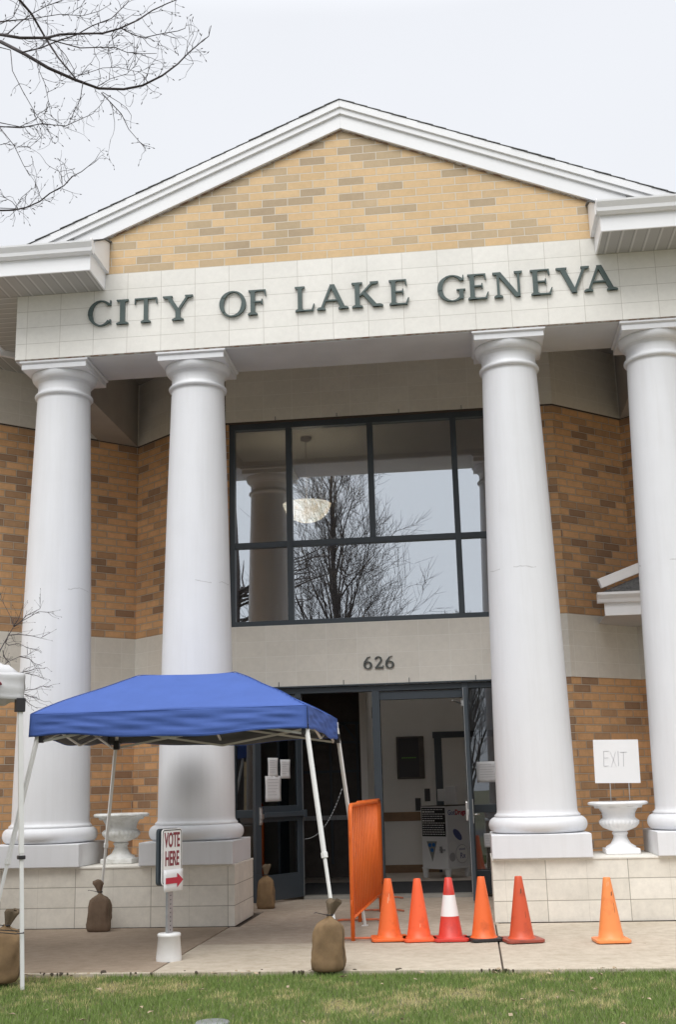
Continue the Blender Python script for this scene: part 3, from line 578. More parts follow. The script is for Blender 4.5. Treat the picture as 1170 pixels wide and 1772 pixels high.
# pendant
pn=thing('pendant_lamp','glowing alabaster bowl pendant on a dark rod behind the upper window glass','lamp',(-1.11,4.5,0))
b=MB(); b.lathe([(.001,6.6),(.085,6.598),(.085,6.555),(.05,6.53),(.012,6.52),(.012,5.62),(.001,5.62)],n=20); b.lathe([(.001,5.97),(.07,5.965),(.07,5.95),(.001,5.945)],n=16)
for a in range(3): b.tube([(.06*math.cos(a*2.1),.06*math.sin(a*2.1),5.95),(.30*math.cos(a*2.1),.30*math.sin(a*2.1),5.53)],.005)
b.build('rod',M_idark,pn)
M_bowl=M('alabaster_glow',(.8,.72,.55),.5,emit=(1.0,.86,.58,3.0)); t_=M_bowl.node_tree; n_=N(t_,'ShaderNodeTexNoise'); n_.inputs['Scale'].default_value=9; n_.inputs['Detail'].default_value=5; tc_=N(t_,'ShaderNodeTexCoord'); t_.links.new(tc_.outputs['Object'],n_.inputs[0]); r__=N(t_,'ShaderNodeValToRGB'); r__.color_ramp.elements[0].color=(1,.72,.42,1); r__.color_ramp.elements[0].position=.3; r__.color_ramp.elements[1].color=(1,.93,.72,1); r__.color_ramp.elements[1].position=.65; t_.links.new(n_.outputs['Fac'],r__.inputs[0]); t_.links.new(r__.outputs[0],t_.nodes['Principled BSDF'].inputs['Emission Color'])
MB().lathe([(.355,5.54),(.345,5.50),(.30,5.41),(.22,5.33),(.12,5.285),(.001,5.27)],n=32).build('bowl',M_bowl,pn,solid=.012)
pl=bpy.data.lights.new('pendant_light','POINT'); pl.energy=15; pl.color=(1,.85,.65); pl.shadow_soft_size=.06; po=bpy.data.objects.new('pendant_light',pl); COL.objects.link(po); po.parent=pn; po.location=(0,0,5.46)
# directory board, plates
db=thing('directory_board','dark framed letter board hung on the beige vestibule wall','notice board',(.205,6.93,-.04))
MB().box(-.245,0,1.50,.205,.06,2.18).build('board_case',M_idark,db,bevel=.01); MB().box(-.215,-.006,1.53,.12,-.001,2.15).build('felt_panel',M_black,db)
M_green=M('green_led',(.1,.3,.03),.5,emit=(.2,.4,.05,.05))
b=MB(); 
for i in range(7): b.box(-.16+i*.034,-.012,1.83,-.135+i*.034,-.008,1.842)
b.build('green_lettering',M_green,db)
for (x,y_,z,lab,h) in ((-.369,6.26,2.50,'upper dark plate on the narrow beige return wall inside the left doorway',.09),(.435,6.98,1.20,'square dark wall plate to the right of the letter board, above the drop box',.10),(-.369,6.70,1.54,'lower dark plate on the narrow beige return wall inside the left doorway',.09),(.279,6.98,1.055,'small dark wall plate low beside the white drop box',.10)):
    t=thing('wall_plate',lab,'wall plate',(x,y_,z),(PI/2 if x<0 else 0),'dark plates on the vestibule wall'); MB().box(-.045,0,-h,.045,.018,h).build('cover',M_black,t,bevel=.004)
# drop box
bx=thing('drop_box','white metal prescription drop box with a black instruction panel, Got Drugs side and short legs','drop box',(.40,5.95,0),math.radians(-38))
bx.scale=(1,1,.91); bx.location.x=.36
W_,D_,Hb=.50,.52,1.22
b=MB(); b.box(0,0,.16,W_,D_,1.14); b.box(-.01,-.01,.14,W_+.01,D_+.01,.165); b.build('cabinet',M_boxw,bx,bevel=.006)
b=MB()
for x,y in((.03,.03),(W_-.03,.03),(.03,D_-.03),(W_-.03,D_-.03)): b.prism([(x-.045,.14),(x+.045,.14),(x+.025,0),(x-.025,0)],y-.02,y+.02)
b.build('leg',M_boxw,bx,fix=True)
MB().box(.02,-.006,.66,W_-.02,-.001,1.12).build('instruction_panel',M_black,bx)
b=MB(); random.seed(5)
for i in range(12):
    x=.035; z=1.09-i*.036
    big=i in(1,5)
    while x<(.26 if big else W_-.06):
        w_=random.uniform(.02,.05); b.box(x,-.009,z-(.010 if big else .006),x+w_,-.0065,z+(.010 if big else .006)); x+=w_+.012
b.build('printed_lines',M_boxw,bx)
M_tri=M('emblem_grey',(.30,.30,.27),.6); M_eb=M('emblem_blue',(.03,.16,.45),.6)
b=MB(); b.prism([(.10,.58),(.30,.58),(.20,.26)],-.004,-.001); b.build('triangle_emblem',M_tri,bx,fix=True)
b=MB(); b.lathe([(.001,0),(.03,0),(.028,.004),(.001,.006)],n=14); 
for p in ((.16,.52),(.235,.525),(.20,.44)): 
    q=MB(); q.lathe([(.032,0),(.030,.004),(.001,.005)],n=14); q2=[(v[0]+p[0],-.0045-v[2],v[1]+p[1]) for v in q.v]; b.add(q2,q.f)
b.v=b.v[56:]; b.f=[tuple(i-56 for i in f) for f in b.f[42:]]; b.mi=b.mi[42:]; b.sm=b.sm[42:]
b.build('emblem_detail',M_eb,bx,fix=True)
b=MB(); b.box(.37,-.03,.40,.40,-.001,.50); b.tube([(.385,-.03,.45),(.385,-.05,.45),(.49,-.05,.45)],.011); b.build('handle',M_galv,bx)
M_pill=M('print_blue_capsule',(.10,.12,.30),.5); M_pg=M('print_grey',(.42,.42,.44),.6); M_pw=M('print_pale',(.78,.78,.79),.6)
sp=thing('side_panel',None,None,(W_+.001,0,0),math.radians(90)); sp.parent=bx   # local x runs back along the side; local -y faces out
MB().box(.0,-.004,.17,D_,-.001,1.14).build('poster',M_pw,sp)
text('Got',.115,'lettering',M_pill,sp,Matrix.Translation((.03,-.005,1.0))@UP,.001,.002,.9,'LEFT'); text('Drugs',.115,'lettering',M_red,sp,Matrix.Translation((.205,-.005,1.0))@UP,.001,.004,.9,'LEFT')
def disc(name,x,z,r,m,y,rx=1.0,rot=0):
    b=MB(); n=24; P=[]
    for i in range(n):
        a=2*PI*i/n; u=r*rx*math.cos(a); v=r*math.sin(a); P.append((x+u*math.cos(rot)-v*math.sin(rot),z+u*math.sin(rot)+v*math.cos(rot)))
    b.prism(P,y,y+.0015); return b.build(name,m,sp,fix=True)
disc('capsule_print',.24,.68,.06,M_pill,-.0065,2.1,-.7); disc('pill_print',.12,.50,.085,M_boxw,-.0065); disc('pill_print',.33,.37,.15,M_pg,-.008); disc('pill_print',.33,.37,.142,M_boxw,-.0095); disc('pill_print',.10,.33,.07,M_pg,-.0065)
text('unused',.06,'lettering',M_pill,sp,Matrix.Translation((.33,-.011,.43))@UP,.0008,0,.9); text('Rx',.13,'lettering',M_pill,sp,Matrix.Translation((.34,-.011,.30))@UP,.0008,0,.9)
b=MB(); b.prism([(.0,1.14),(W_,1.14),(W_,1.16),(.0,1.15)],.0,D_); b.build('top_lid',M_idark,bx,fix=True)
b=MB(); b.box(W_-.22,.25,1.16,W_,.30,1.46); b.box(W_-.34,.22,1.22,W_-.20,.26,1.42); b.build('display_card',M_boxw,bx,bevel=.01)
# notices taped on glass
def paper(lab,M4,w_,h_,tilt=0):
    t=bpy.data.objects.new('paper_notice',None); COL.objects.link(t); t.matrix_world=M4; tag(t,lab,'notice','paper notices taped to the entrance doors')
    g=MB().grid(6,6,lambda u,v:(w_*(u-.5),-.002-.006*math.sin(u*5+v*3)**2,h_*(v-.5))); g.build('sheet',M_paper,t,solid=.001)
    b=MB()
    for i in range(6):
        z=h_*(.36-i*.12); b.box(-w_*.36,-.0105,z-.002,w_*random.uniform(.1,.36),-.0100,z+.002)
    b.build('typed_lines',M_ink,t); return t
dlm=Matrix.Translation(dl.location)@Matrix.Rotation(dl.rotation_euler.z,4,'Z')@Matrix.Rotation(PI,4,'Z')
for lab,x,z,w_,h_ in (('left of the two small white sheets taped high on the open left door',.57,1.62,.19,.235),('right of the two small white sheets taped high on the open left door',.33,1.60,.19,.235),('larger curling white sheet taped lowest on the open left door',.57,1.36,.30,.31)):
    paper(lab,dlm@Matrix.Translation((-x,-.008,z)),w_,h_)
paper('single white sheet taped to the sidelight beside the third column',Matrix.Translation((1.38,2.80+.11,1.50)),.30,.26)
paper('small white card on the lower sidelight pane behind the third column base',Matrix.Translation((1.34,2.91,.66)),.12,.17)
# chain
b=MB(); P=[(-1.02+.28*u*2*.9,2.95+.05*u,.72+.62*(u**2.2)) for u in [i/28 for i in range(29)]]
for i in range(28):
    p,q=Vector(P[i]),Vector(P[i+1]); b.tube([p,(p+q)/2,q],[.005,.009,.005],5)
tag(b.build('door_chain',M_galv),'thin steel chain sagging across the left half of the doorway','chain')
# ================================================================ URNS + EXIT sign
def urn(x,lab,M_urn=M_urn):
    t=thing('garden_urn',lab,'urn',(x,.5,.612),0,'white urns on the portico pedestals')
    b=MB(); b.box(-.175,-.175,0,.175,.175,.055); b.lathe([(.16,.055),(.15,.075),(.105,.10),(.075,.15),(.068,.185),(.082,.195),(.082,.215),(.066,.222)],n=40); b.build('foot',M_urn,t,bevel=.008)
    fl=lambda a,z,r:(1+.075*abs(math.cos(a*13))) if .235<z<.345 else 1
    b=MB(); b.lathe([(.06,.220),(.10,.232),(.16,.262),(.192,.30),(.196,.33),(.180,.352),(.172,.356),(.168,.37),(.172,.41),(.20,.455),(.245,.485),(.275,.495)],n=104,mod=fl); b.build('bowl',M_urn,t)
    lip=lambda a,z,r:1+.02*math.cos(a*8)
    b=MB(); b.lathe([(.255,.487),(.295,.493),(.308,.505),(.300,.522),(.275,.528),(.262,.515),(.24,.46)],n=96,mod=lip); b.build('rim',M_urn,t)
    MB().lathe([(.001,.47),(.245,.47)],n=30).build('soil',M_soil,t)
    return t
urn(-2.70,'weathered white fluted urn between the two left columns'); urn(2.68,'bright white fluted urn between the two right columns, holding the EXIT sign',M_urnw)
t=thing('exit_sign','square white card with thin hand drawn EXIT on two wire stakes in the right urn','sign',(2.69,.48,1.0),0)
Mt=Matrix.Rotation(math.radians(1.2),4,'Y'); b=MB(); b.T=Mt; b.box(-.235,-.004,.325,.235,.004,.775); b.build('card',M_paper,t)
b=MB(); b.T=Mt
for x in(-.08,.115): b.tube([(x,.006,.0),(x,.006,.55)],.0050,6)
b.build('wire_stake',M_alu,t)
b=MB(); b.T=Mt; hw=lambda *p:[b.bar((p[i][0],-.0055,p[i][1]),(p[i+1][0],-.0055,p[i+1][1]),.006,.002) for i in range(len(p)-1)]
z0=.50;hh=.155
hw((-.13,z0+hh),(-.135,z0),(-.085,z0+.005)); hw((-.13,z0+hh),(-.075,z0+hh+.003)); hw((-.132,z0+.085),(-.085,z0+.088)); hw((-.06,z0+hh-.01),(-.005,z0-.01)); hw((-.005,z0+hh-.005),(-.06,z0-.01)); hw((.02,z0+hh),(.018,z0)); hw((.075,z0+hh-.01),(.07,z0-.005)); hw((.04,z0+hh-.012),(.11,z0+hh-.008))
b.build('lettering',M_ink,t)
# ================================================================ CONES
def cone_geo(H,mats,lab,x,y,band=False,base_m=None,rz=0,s=1.0,br=.155):
    t=thing('traffic_cone',lab,'cone',(x,y,0),rz,'traffic cones lined up across the walk')
    b=MB(); 
    q=[(br*math.cos(a)*1.0,br*math.sin(a)) for a in []]
    P=[]
    for k in range(4):
        cx=(br-.045)*(1 if k in(0,3) else -1); cy=(br-.045)*(1 if k<2 else -1)
        for j in range(5):
            a=PI/2*k+PI/2*j/4; P.append((cx+.045*math.cos(a),cy+.045*math.sin(a)))
    b.prism(P,.006,.030,'z')
    for sx_ in(-1,1):
        for sy_ in(-1,1): b.box(sx_*(br-.04)-.02,sy_*(br-.04)-.02,0,sx_*(br-.04)+.02,sy_*(br-.04)+.02,.008)
    b.build('base',base_m or mats,t,bevel=.006,fix=True); t.rotation_euler.z=rz
    r=lambda z:.108-(.108-.032)*(z-.035)/(H-.035)
    prof=[(.125,.029),(.118,.036),(.108,.045)]
    if not band:
        for k in range(1,9): z=.045+(H-.047)*k/8; prof.append((r(z),z))
        prof+=[(.030,H+.003),(.022,H+.002),(.020,H-.03)]
        MB().lathe(prof,n=32).build('body',mats,t)
    else:
        MB().lathe(prof+[(r(.21),.21)],n=32).build('body',mats,t); MB().lathe([(r(.21)+.0005,.21),(r(.39)+.0005,.39)],n=32).build('reflective_band',band,t)
        MB().lathe([(r(.39),.39),(r(H),H),(.028,H+.003),(.020,H-.03)],n=32).build('tip',mats,t)
    return t
CO=lambda n,c,d:M(n,c,.45,col2=tuple(q*.72 for q in d),c2f=(.22,.46),vs=7,bump=.08,bs=20)
m1=CO('cone_orange_faded',(.84,.15,.03),(.76,.12,.025)); m2=CO('cone_red_orange',(.86,.12,.035),(.80,.10,.03)); m3=CO('cone_red',(.60,.045,.03),(.5,.035,.025)); m4=CO('cone_orange',(.78,.14,.03),(.7,.12,.025)); m5=CO('cone_dark_orange',(.58,.085,.03),(.40,.06,.03)); m6=CO('cone_light_orange',(.85,.27,.08),(.78,.20,.06))
mbd=CO('cone_base_dull',(.32,.07,.045),(.22,.06,.05)); mwb=M('cone_white_band',(.78,.76,.75),.4)
for m_ in (m1,m2,m3,m4,m5,m6):
    t_=m_.node_tree; g_=N(t_,'ShaderNodeNewGeometry')
    for n_ in t_.nodes:
        if n_.type=='TEX_NOISE': t_.links.new(g_.outputs['Position'],n_.inputs['Vector'])
t_=M_burlap.node_tree; g_=N(t_,'ShaderNodeNewGeometry')
for n_ in t_.nodes:
    if n_.type=='TEX_NOISE': t_.links.new(g_.outputs['Position'],n_.inputs['Vector'])
cone_geo(.53,m1,'orange cone with pale scuffs near its tip, standing against the orange barriers',.350,-1.26,rz=.12,br=.165)
cone_geo(.53,m2,'plain red orange cone with its own coloured base, second from the barriers',.622,-1.32,rz=.2,br=.150)
cone_geo(.535,m3,'red cone with a wide white reflective band',.905,-1.33,band=mwb,rz=.1,br=.155)
cone_geo(.54,m4,'orange cone with a black rubber base',1.200,-1.36,base_m=M_black,rz=.3,br=.150)
cone_geo(.545,m5,'dull dark orange cone with a dirty maroon base in front of the right pedestal',1.53,-1.45,base_m=mbd,rz=.25,br=.168)
cone_geo(.53,m6,'pale faded orange cone standing alone below the right urn',2.29,-1.55,rz=.1,br=.150)
M_scuff=M('scuff_pale',(.80,.45,.28),.6); M_scuffd=M('scuff_dark',(.16,.06,.03),.7)
def scuff(c,H,th,z0,z1,w_,m):
    r=lambda z:.108-(.108-.032)*(z-.035)/(H-.035)+.0006
    b=MB(); b.add([(r(z0)*math.cos(th),r(z0)*math.sin(th),z0),(r(z0+.01)*math.cos(th+w_),r(z0+.01)*math.sin(th+w_),z0+.01),(r(z1)*math.cos(th+w_*1.3),r(z1)*math.sin(th+w_*1.3),z1),(r(z1-.01)*math.cos(th+.3*w_),r(z1-.01)*math.sin(th+.3*w_),z1-.01)],[(0,1,2,3)],False); b.build('scuff',m,c)
cns=[x for x in COL.objects if x.name.startswith('traffic_cone')]
for c,H,th,z0,z1,w_,m in ((cns[0],.53,-1.75,.32,.38,.10,M_scuff),(cns[0],.53,-1.5,.34,.41,.08,M_scuff),(cns[4],.545,-1.7,.40,.45,.25,M_scuffd),(cns[4],.545,-1.3,.20,.26,.05,M_scuffd),(cns[5],.53,-1.3,.38,.42,.25,M_scuffd),(cns[5],.53,-1.9,.46,.50,.4,M_scuff),(cns[5],.53,-1.1,.24,.33,.05,M_scuffd),(cns[1],.53,-1.6,.12,.16,.05,M_scuff)): scuff(c,H,th,z0,z1,w_,m)
# ================================================================ BARRIERS
def barrier(x,y,rz,lab):
    t=thing('crowd_barrier',lab,'barrier',(x,y,0),rz,'orange steel crowd barriers')
    Lb=2.42; z0,z1=.19,1.19; R_=.10; r=.019
    P=[(0,0,.0)]+[(0,0,z1-R_)]+[(0,R_-R_*math.cos(a),z1-R_+R_*math.sin(a)) for a in [PI/2*i/5 for i in range(1,6)]]+[(0,Lb-R_+R_*math.sin(a),z1-R_+R_*math.cos(a)) for a in [PI/2*i/5 for i in range(6)]]+[(0,Lb,0)]
    MB().tube(P,r,12).build('frame',M_orangem,t); MB().tube([(0,0,z0),(0,Lb,z0)],.013,10).build('bottom_rail',M_orangem,t)
    b=MB(); n=17
    for i in range(1,n+1): yy=Lb*i/(n+1); b.tube([(0,yy,z0),(0,yy,z1)],.0085,8)
    b.build('bars',M_orangem,t)
    for yy in(0,Lb):
        b=MB(); b.tube([(-.26,yy,.008),(-.18,yy,.022),(.18,yy,.022),(.26,yy,.008)],.011,8); b.build('foot',M_orust,t)
    for zz in(.35,.95):
        b=MB(); b.tube([(-.0,-.02,zz),(0,-.05,zz),(0,-.05,zz-.06)],.006,6); b.build('hook',M_orangem,t)
    return t
barrier(.020,-1.27,math.radians(-1.6),'front orange crowd barrier standing edge-on at the corner of the blue tent')
barrier(-.06,.22,math.radians(-1.2),'second orange crowd barrier standing behind the first, reaching the open doors')
# ================================================================ VOTE SIGN
t=thing('vote_sign','VOTE HERE sign with red arrow on a perforated steel post in a white bucket','sign',(-1.403,-2.37,0),math.radians(64))
def tz(x,y): return (x,y)
b=MB(); b.box(-.030,-.012,.15,.030,-.008,1.04); b.box(-.032,-.012,.15,-.028,.014,1.04); b.box(.028,-.012,.15,.032,.014,1.04); 
post=b.build('post',M_galv,t)
b=MB()
for i in range(24): z=.24+i*.034; b.T=Matrix.Translation((0,-.0125,z))@UP; b.lathe([(.0055,0),(.0055,.0012),(.0005,.0013)],n=8)
b.T=None; b.build('post_holes',M_black,post)
MB().lathe([(.001,.215),(.090,.215),(.097,.208),(.097,.190),(.091,.187),(.106,.02),(.104,.0)],n=36,mod=lambda a,z,r:1+(.012*math.cos(5*a) if z<.03 else 0)).build('bucket_base',M_bucket,t)
def rr(w_,h_,cz,r_=.03):
    P=[]
    for k,(sx_,sz_) in enumerate([(1,1),(-1,1),(-1,-1),(1,-1)]):
        for j in range(6):
            a=PI/2*k+PI/2*j/5; P.append((sx_*(w_/2-r_)+r_*math.cos(a),cz+sz_*(h_/2-r_)+r_*math.sin(a)))
    return P
cz=.825
b=MB(); b.prism(rr(.262,.457,cz),.012,.030); b.prism(rr(.262,.457,cz),.034,.040); b.build('back_panel',M_frame,t,fix=True)
b=MB(); b.prism(rr(.257,.452,cz),-.024,-.016); pn_=b.build('sign_panel',M_boxw,t,fix=True)
b=MB(); o_=rr(.242,.437,cz,.024); i_=rr(.230,.422,cz,.018); n=len(o_)
b.add([(p[0],-.0255,p[1]) for p in o_]+[(p[0],-.0255,p[1]) for p in i_],[(k,(k+1)%n,n+(k+1)%n,n+k) for k in range(n)],False); b.build('border_line',M_black,pn_,fix=True)
text('VOTE',.165,'lettering',M_maroon,pn_,Matrix.Translation((0.0,-.0262,.905))@UP,.001,.0035,.47); text('HERE',.165,'lettering',M_maroon,pn_,Matrix.Translation((0.0,-.0262,.755))@UP,.001,.0035,.47)
b=MB(); b.T=Matrix.Translation((.012,0,0)); g=b.grid(6,4,lambda u,v:(-.12+.25*u,-.029-.004*math.sin(u*4),.545+.175*v)); ap=b.build('arrow_sheet',M_paper,t,solid=.001)
b=MB(); b.T=Matrix.Translation((.012,0,.632)); b.prism([(-.10,-.024),(.045,-.024),(.045,-.055),(.12,.0),(.045,.055),(.045,.024),(-.10,.024)],-.038,-.0345); b.build('red_arrow',M_red,ap,fix=True)
MB().tube([(0,-.027,1.005),(0,-.031,1.005)],.006,8).build('bolt',M_galv,t)
# ================================================================ SANDBAGS
def sandbag(x,y,rz,lab,w_=.125,d_=.085,h_=.33,lean=(0,0),seed=0,m=None):
    rd=random.Random(seed); t=thing('sandbag',lab,'sandbag',(x,y,0),rz,'sandbags weighing down the tents')
    n=40; ph=[rd.uniform(0,6) for _ in range(6)]; vs=[];rows=[]
    prof=[(.0,.0,0),(.80,.86,.0),(.96,1.0,.03),(1.03,1.1,.10),(1.05,1.13,.2),(1.01,1.08,.27),(1.03,1.12,.36),(.99,1.05,.5),(1.0,1.04,.58),(.96,.97,.72),(.93,.94,.80),(.84,.84,.89),(.62,.62,.96),(.34,.36,1.0),(.15,.22,1.05),(.13,.20,1.09)]
    for (a_,b_,zz) in prof:
        for j in range(n):
            th=2*PI*j/n; c,s_=math.cos(th),math.sin(th); e=.72 if zz<.9 else 1
            cx=math.copysign(abs(c)**e,c)*a_*w_; sy=math.copysign(abs(s_)**e,s_)*b_*d_
            k=1+.035*math.sin(3*th+ph[0]+zz*5)+.03*math.sin(5*th+ph[1]-zz*7)+(.07*math.sin(11*th+ph[2])*(1 if zz>.8 else .35)+.022*math.sin(7*th+ph[3]+zz*17))
            vs.append((cx*k+lean[0]*zz,sy*k+lean[1]*zz,zz*h_+.012*math.sin(2*th+ph[4])*(zz>.5)))
    k=len(prof); b=MB(); b.add(vs,[(i*n+j,i*n+(j+1)%n,(i+1)*n+(j+1)%n,(i+1)*n+j) for i in range(k-1) for j in range(n)],True); b.build('sack',m or M_burlap,t)
    b=MB(); b.tube([Vector(vs[i*n+(n-2)])*1.004 for i in range(2,k-1)],.004,5); b.build('side_seam',M_burlapd,t)
    z0=h_*1.09; vs=[]
    for i,(q,zz) in enumerate([(.02,z0-.01),(.022,z0+.01),(.035,z0+.05),(.05,z0+.09),(.044,z0+.11),(.02,z0+.10)]):
        for j in range(18):
            th=2*PI*j/18; kk=1+.28*math.sin(3*th+ph[5])+.12*math.sin(7*th)
            vs.append((q*kk*math.cos(th)+lean[0]*1.1+.01*i*math.sin(ph[0]),q*.55*kk*math.sin(th)+lean[1]*1.1,zz+.012*math.sin(2*th+ph[1])*(i>2)))
    b=MB(); b.add(vs,[(i*18+j,i*18+(j+1)%18,(i+1)*18+(j+1)%18,(i+1)*18+j) for i in range(5) for j in range(18)],True); b.build('tied_top',M_burlapd if not m else m,t)
    b=MB(); P=[(.026*math.cos(a)+lean[0]*1.08,.02*math.sin(a)+lean[1]*1.08,z0+.0) for a in [2*PI*i/12 for i in range(13)]]; b.tube(P,.005,6); b.tube([P[6],(-.10+lean[0],-.03,z0+.02),(-.115+lean[0],-.03,z0+.016)],.003,5); b.build('tie',M_black,t)
    return t
sandbag(.0,-2.99,0,'upright tan burlap sandbag at the foot of the white leg at the lawn edge',.124,.09,.37,(.02,0),3)
sandbag(-2.67,-.30,.1,'brown burlap sandbag on the walk against the left pedestal',.118,.085,.35,(.0,0),5,M('burlap_brown',(.155,.105,.07),.95,var=.2,vs=8,bump=.6,bs=90))
sandbag(-2.46,-3.42,.3,'leaning tan sandbag on the grass beside the white tent leg',.16,.12,.37,(.06,0),8)
sandbag(-1.30,1.68,.0,'dim tan sandbag standing against the open left door',.10,.08,.35,(0,0),11)
MB
# ================================================================ BLUE TENT
tt=thing('blue_tent','blue pop-up canopy tent on slanting white legs in front of the left columns','tent',(-1.36,-1.5,0))
ox,oy=-1.36,-1.5
feet={'fr':(.083,-2.89),'br':(.025,-.13),'bl':(-2.76,-.06),'fl':(-2.75,-3.0)}
tops={'fr':(-.20,-2.57),'br':(-.17,-.50),'bl':(-2.46,-.50),'fl':(-2.50,-2.57)}
ZT=1.86
for k in feet:
    f=Vector((feet[k][0]-ox,feet[k][1]-oy,0)); q=Vector((tops[k][0]-ox,tops[k][1]-oy,ZT+.08)); mid=f+(q-f)*.42
    b=MB(); b.bar(f+Vector((0,0,.01)),mid+(q-f)*.03,.022,.022); b.bar(mid,q,.030,.030); b.build('leg',M_wmetal,tt,bevel=.002)
    MB().box(f.x-.03,f.y-.03,.0,f.x+.03,f.y+.03,.008).build('foot_plate',M_wmetal,tt); MB().bar(mid-(q-f)*.002,mid+(q-f)*.02,.040,.038).build('leg_collar',M_wmetal,tt,bevel=.002)
    b=MB(); b.box(q.x-.03,q.y-.03,ZT-.07,q.x+.03,q.y+.03,ZT+.02); b.build('corner_bracket',M_black,tt,bevel=.006)
x0,x1,y0,y1=-2.57-ox,-.175-ox,-2.62-oy,-.44-oy
def truss(a,c):
    a,c=Vector(a),Vector(c); b=MB(); z=ZT
    h=.20
    for i in range(2):
        p=a.lerp(c,i/2); q=a.lerp(c,(i+1)/2); z1_,z2_=(ZT+.02,ZT-.17)
        b.bar(p+Vector((0,0,z1_ if i==0 else z2_)),q+Vector((0,0,z2_ if i==0 else z1_)),.020,.012,(0,1,0)); b.bar(p+Vector((0,0,z2_ if i==0 else z1_))+Vector((.0,.012,0)),q+Vector((0,.012,z1_ if i==0 else z2_)),.020,.012,(0,1,0))
    b.build('truss',M_wmetal,tt)
c4=[(x0+.07,y0+.05,.11),(x1-.03,y0+.05,.11),(x1-.03,y1-.05,.11),(x0+.07,y1-.05,.11)]
for i in range(4): truss(c4[i],c4[(i+1)%4])
b=MB(); mx_,my_=(x0+x1)/2,(y0+y1)/2
b.bar((mx_,y0+.05,ZT),(mx_,my_,2.30),.018,.018); b.bar((mx_,y1-.05,ZT),(mx_,my_,2.30),.018,.018); b.bar((x0+.05,my_,ZT),(mx_,my_,2.30),.018,.018); b.bar((x1-.05,my_,ZT),(mx_,my_,2.30),.018,.018); b.build('roof_struts',M_wmetal,tt)
def roofz(u,v):
    d=1-max(abs(2*u-1),abs(2*v-1))           # 0 edge ..1 centre
    du=1-abs(2*u-1); dv=1-abs(2*v-1); d=min(du,dv); dd=(d**-6+ (du+dv)**-6*0)**(-1/6) if d>1e-6 else 0
    z=2.03+min(.585*d,.335+.045*d)
    z+=.012*math.sin(PI*min(1,d/.572))**.7*(1 if d<.572 else 0)*1.0
    z+=.012*math.sin(u*17+v*5)*d*(1-d)+.006*math.sin(v*31-u*9)*(1-d)
    return z-.0
def cl(u,v):
    return (x0+(x1-x0)*u,y0+(y1-y0)*v,roofz(u,v))
b=MB(); b.grid(56,56,cl); b.build('canopy_roof',M_blue,tt,solid=.003)
b=MB(); b.grid(30,30,lambda u,v:(x0+.012+(x1-x0-.024)*u,y0+.012+(y1-y0-.024)*v,roofz(u,v)-.025)); b.build('canopy_lining',M_liner,tt,solid=.002)
for (ua,va,ub,vb) in ((0,0,.5,.5),(1,0,.5,.5),(0,1,.5,.5),(1,1,.5,.5)):
    b=MB(); b.tube([Vector(cl(ua+(ub-ua)*i/24,va+(vb-va)*i/24))+Vector((0,0,.0035)) for i in range(25)],.0032,5); b.build('seam',M_seam,tt)
def val(a,c,seed,up=1):
    """hanging valance between two corners with creases"""
    rd=random.Random(seed); a,c=Vector(a),Vector(c); d=(c-a).normalized(); n=Vector((d.y,-d.x,0)); b=MB(); p1,p2=rd.uniform(0,6),rd.uniform(0,6)
    def fn(u,v):
        p=a.lerp(c,u); zt=2.03+(.006*math.sin(31*(0 if up else 1)-9*u)); wv_=math.sin(v*PI)*(.006*math.sin(u*13+p1+v*6)+.004*math.sin(u*29+p2-v*15))+.010*v
        edge=min(1,min(u,1-u)*14)
        z=2.033-.195*v+(.016*math.sin(u*7+p1)+.006*math.sin(u*19+p2))*v*edge-.018*v*math.sin(u*PI)+.02*math.sin(v*PI*3+u*6)*0
        o=n*(.004+.006*v+wv_*edge+(.0022*math.sin(v*22+u*8+p2)+.0018*math.sin(v*37-u*14+p1))*edge)
        return (p.x+o.x,p.y+o.y,z)
    b.grid(60,14,fn)
    for vv in (.02,.93): q=MB(); q.tube([Vector(fn(i/60,vv))+n*.003 for i in range(61)],.0016,4); q.build('hem_stitch',M_seam,tt)
    b.build('valance',M_blue,tt,solid=.002); g=MB(); g.grid(60,14,lambda u,v:tuple(Vector(fn(u,v*.98))-n*.010)); return g.build('valance_lining',M_liner,tt,solid=.001)
val((x0,y0,0),(x1,y0,0),1); val((x1,y0,0),(x1,y1,0),2); val((x1,y1,0),(x0,y1,0),3); val((x0,y1,0),(x0,y0,0),4)
b=MB(); b.box(-.34+.2,y0-.012,1.855,.02,y0+.004,1.875); b.box(x1-.14,y0-.01,1.862,x1-.03,y0+.004,1.878); b.build('white_label',M_paper,tt)
b=MB(); b.box(x1+.010,y1-.06,1.87,x1+.018,y1-.02,1.90); b.box(x1+.008,y1-.03,1.93,x1+.016,y1+.0,2.0); b.build('velcro_tab',M_paper,tt)
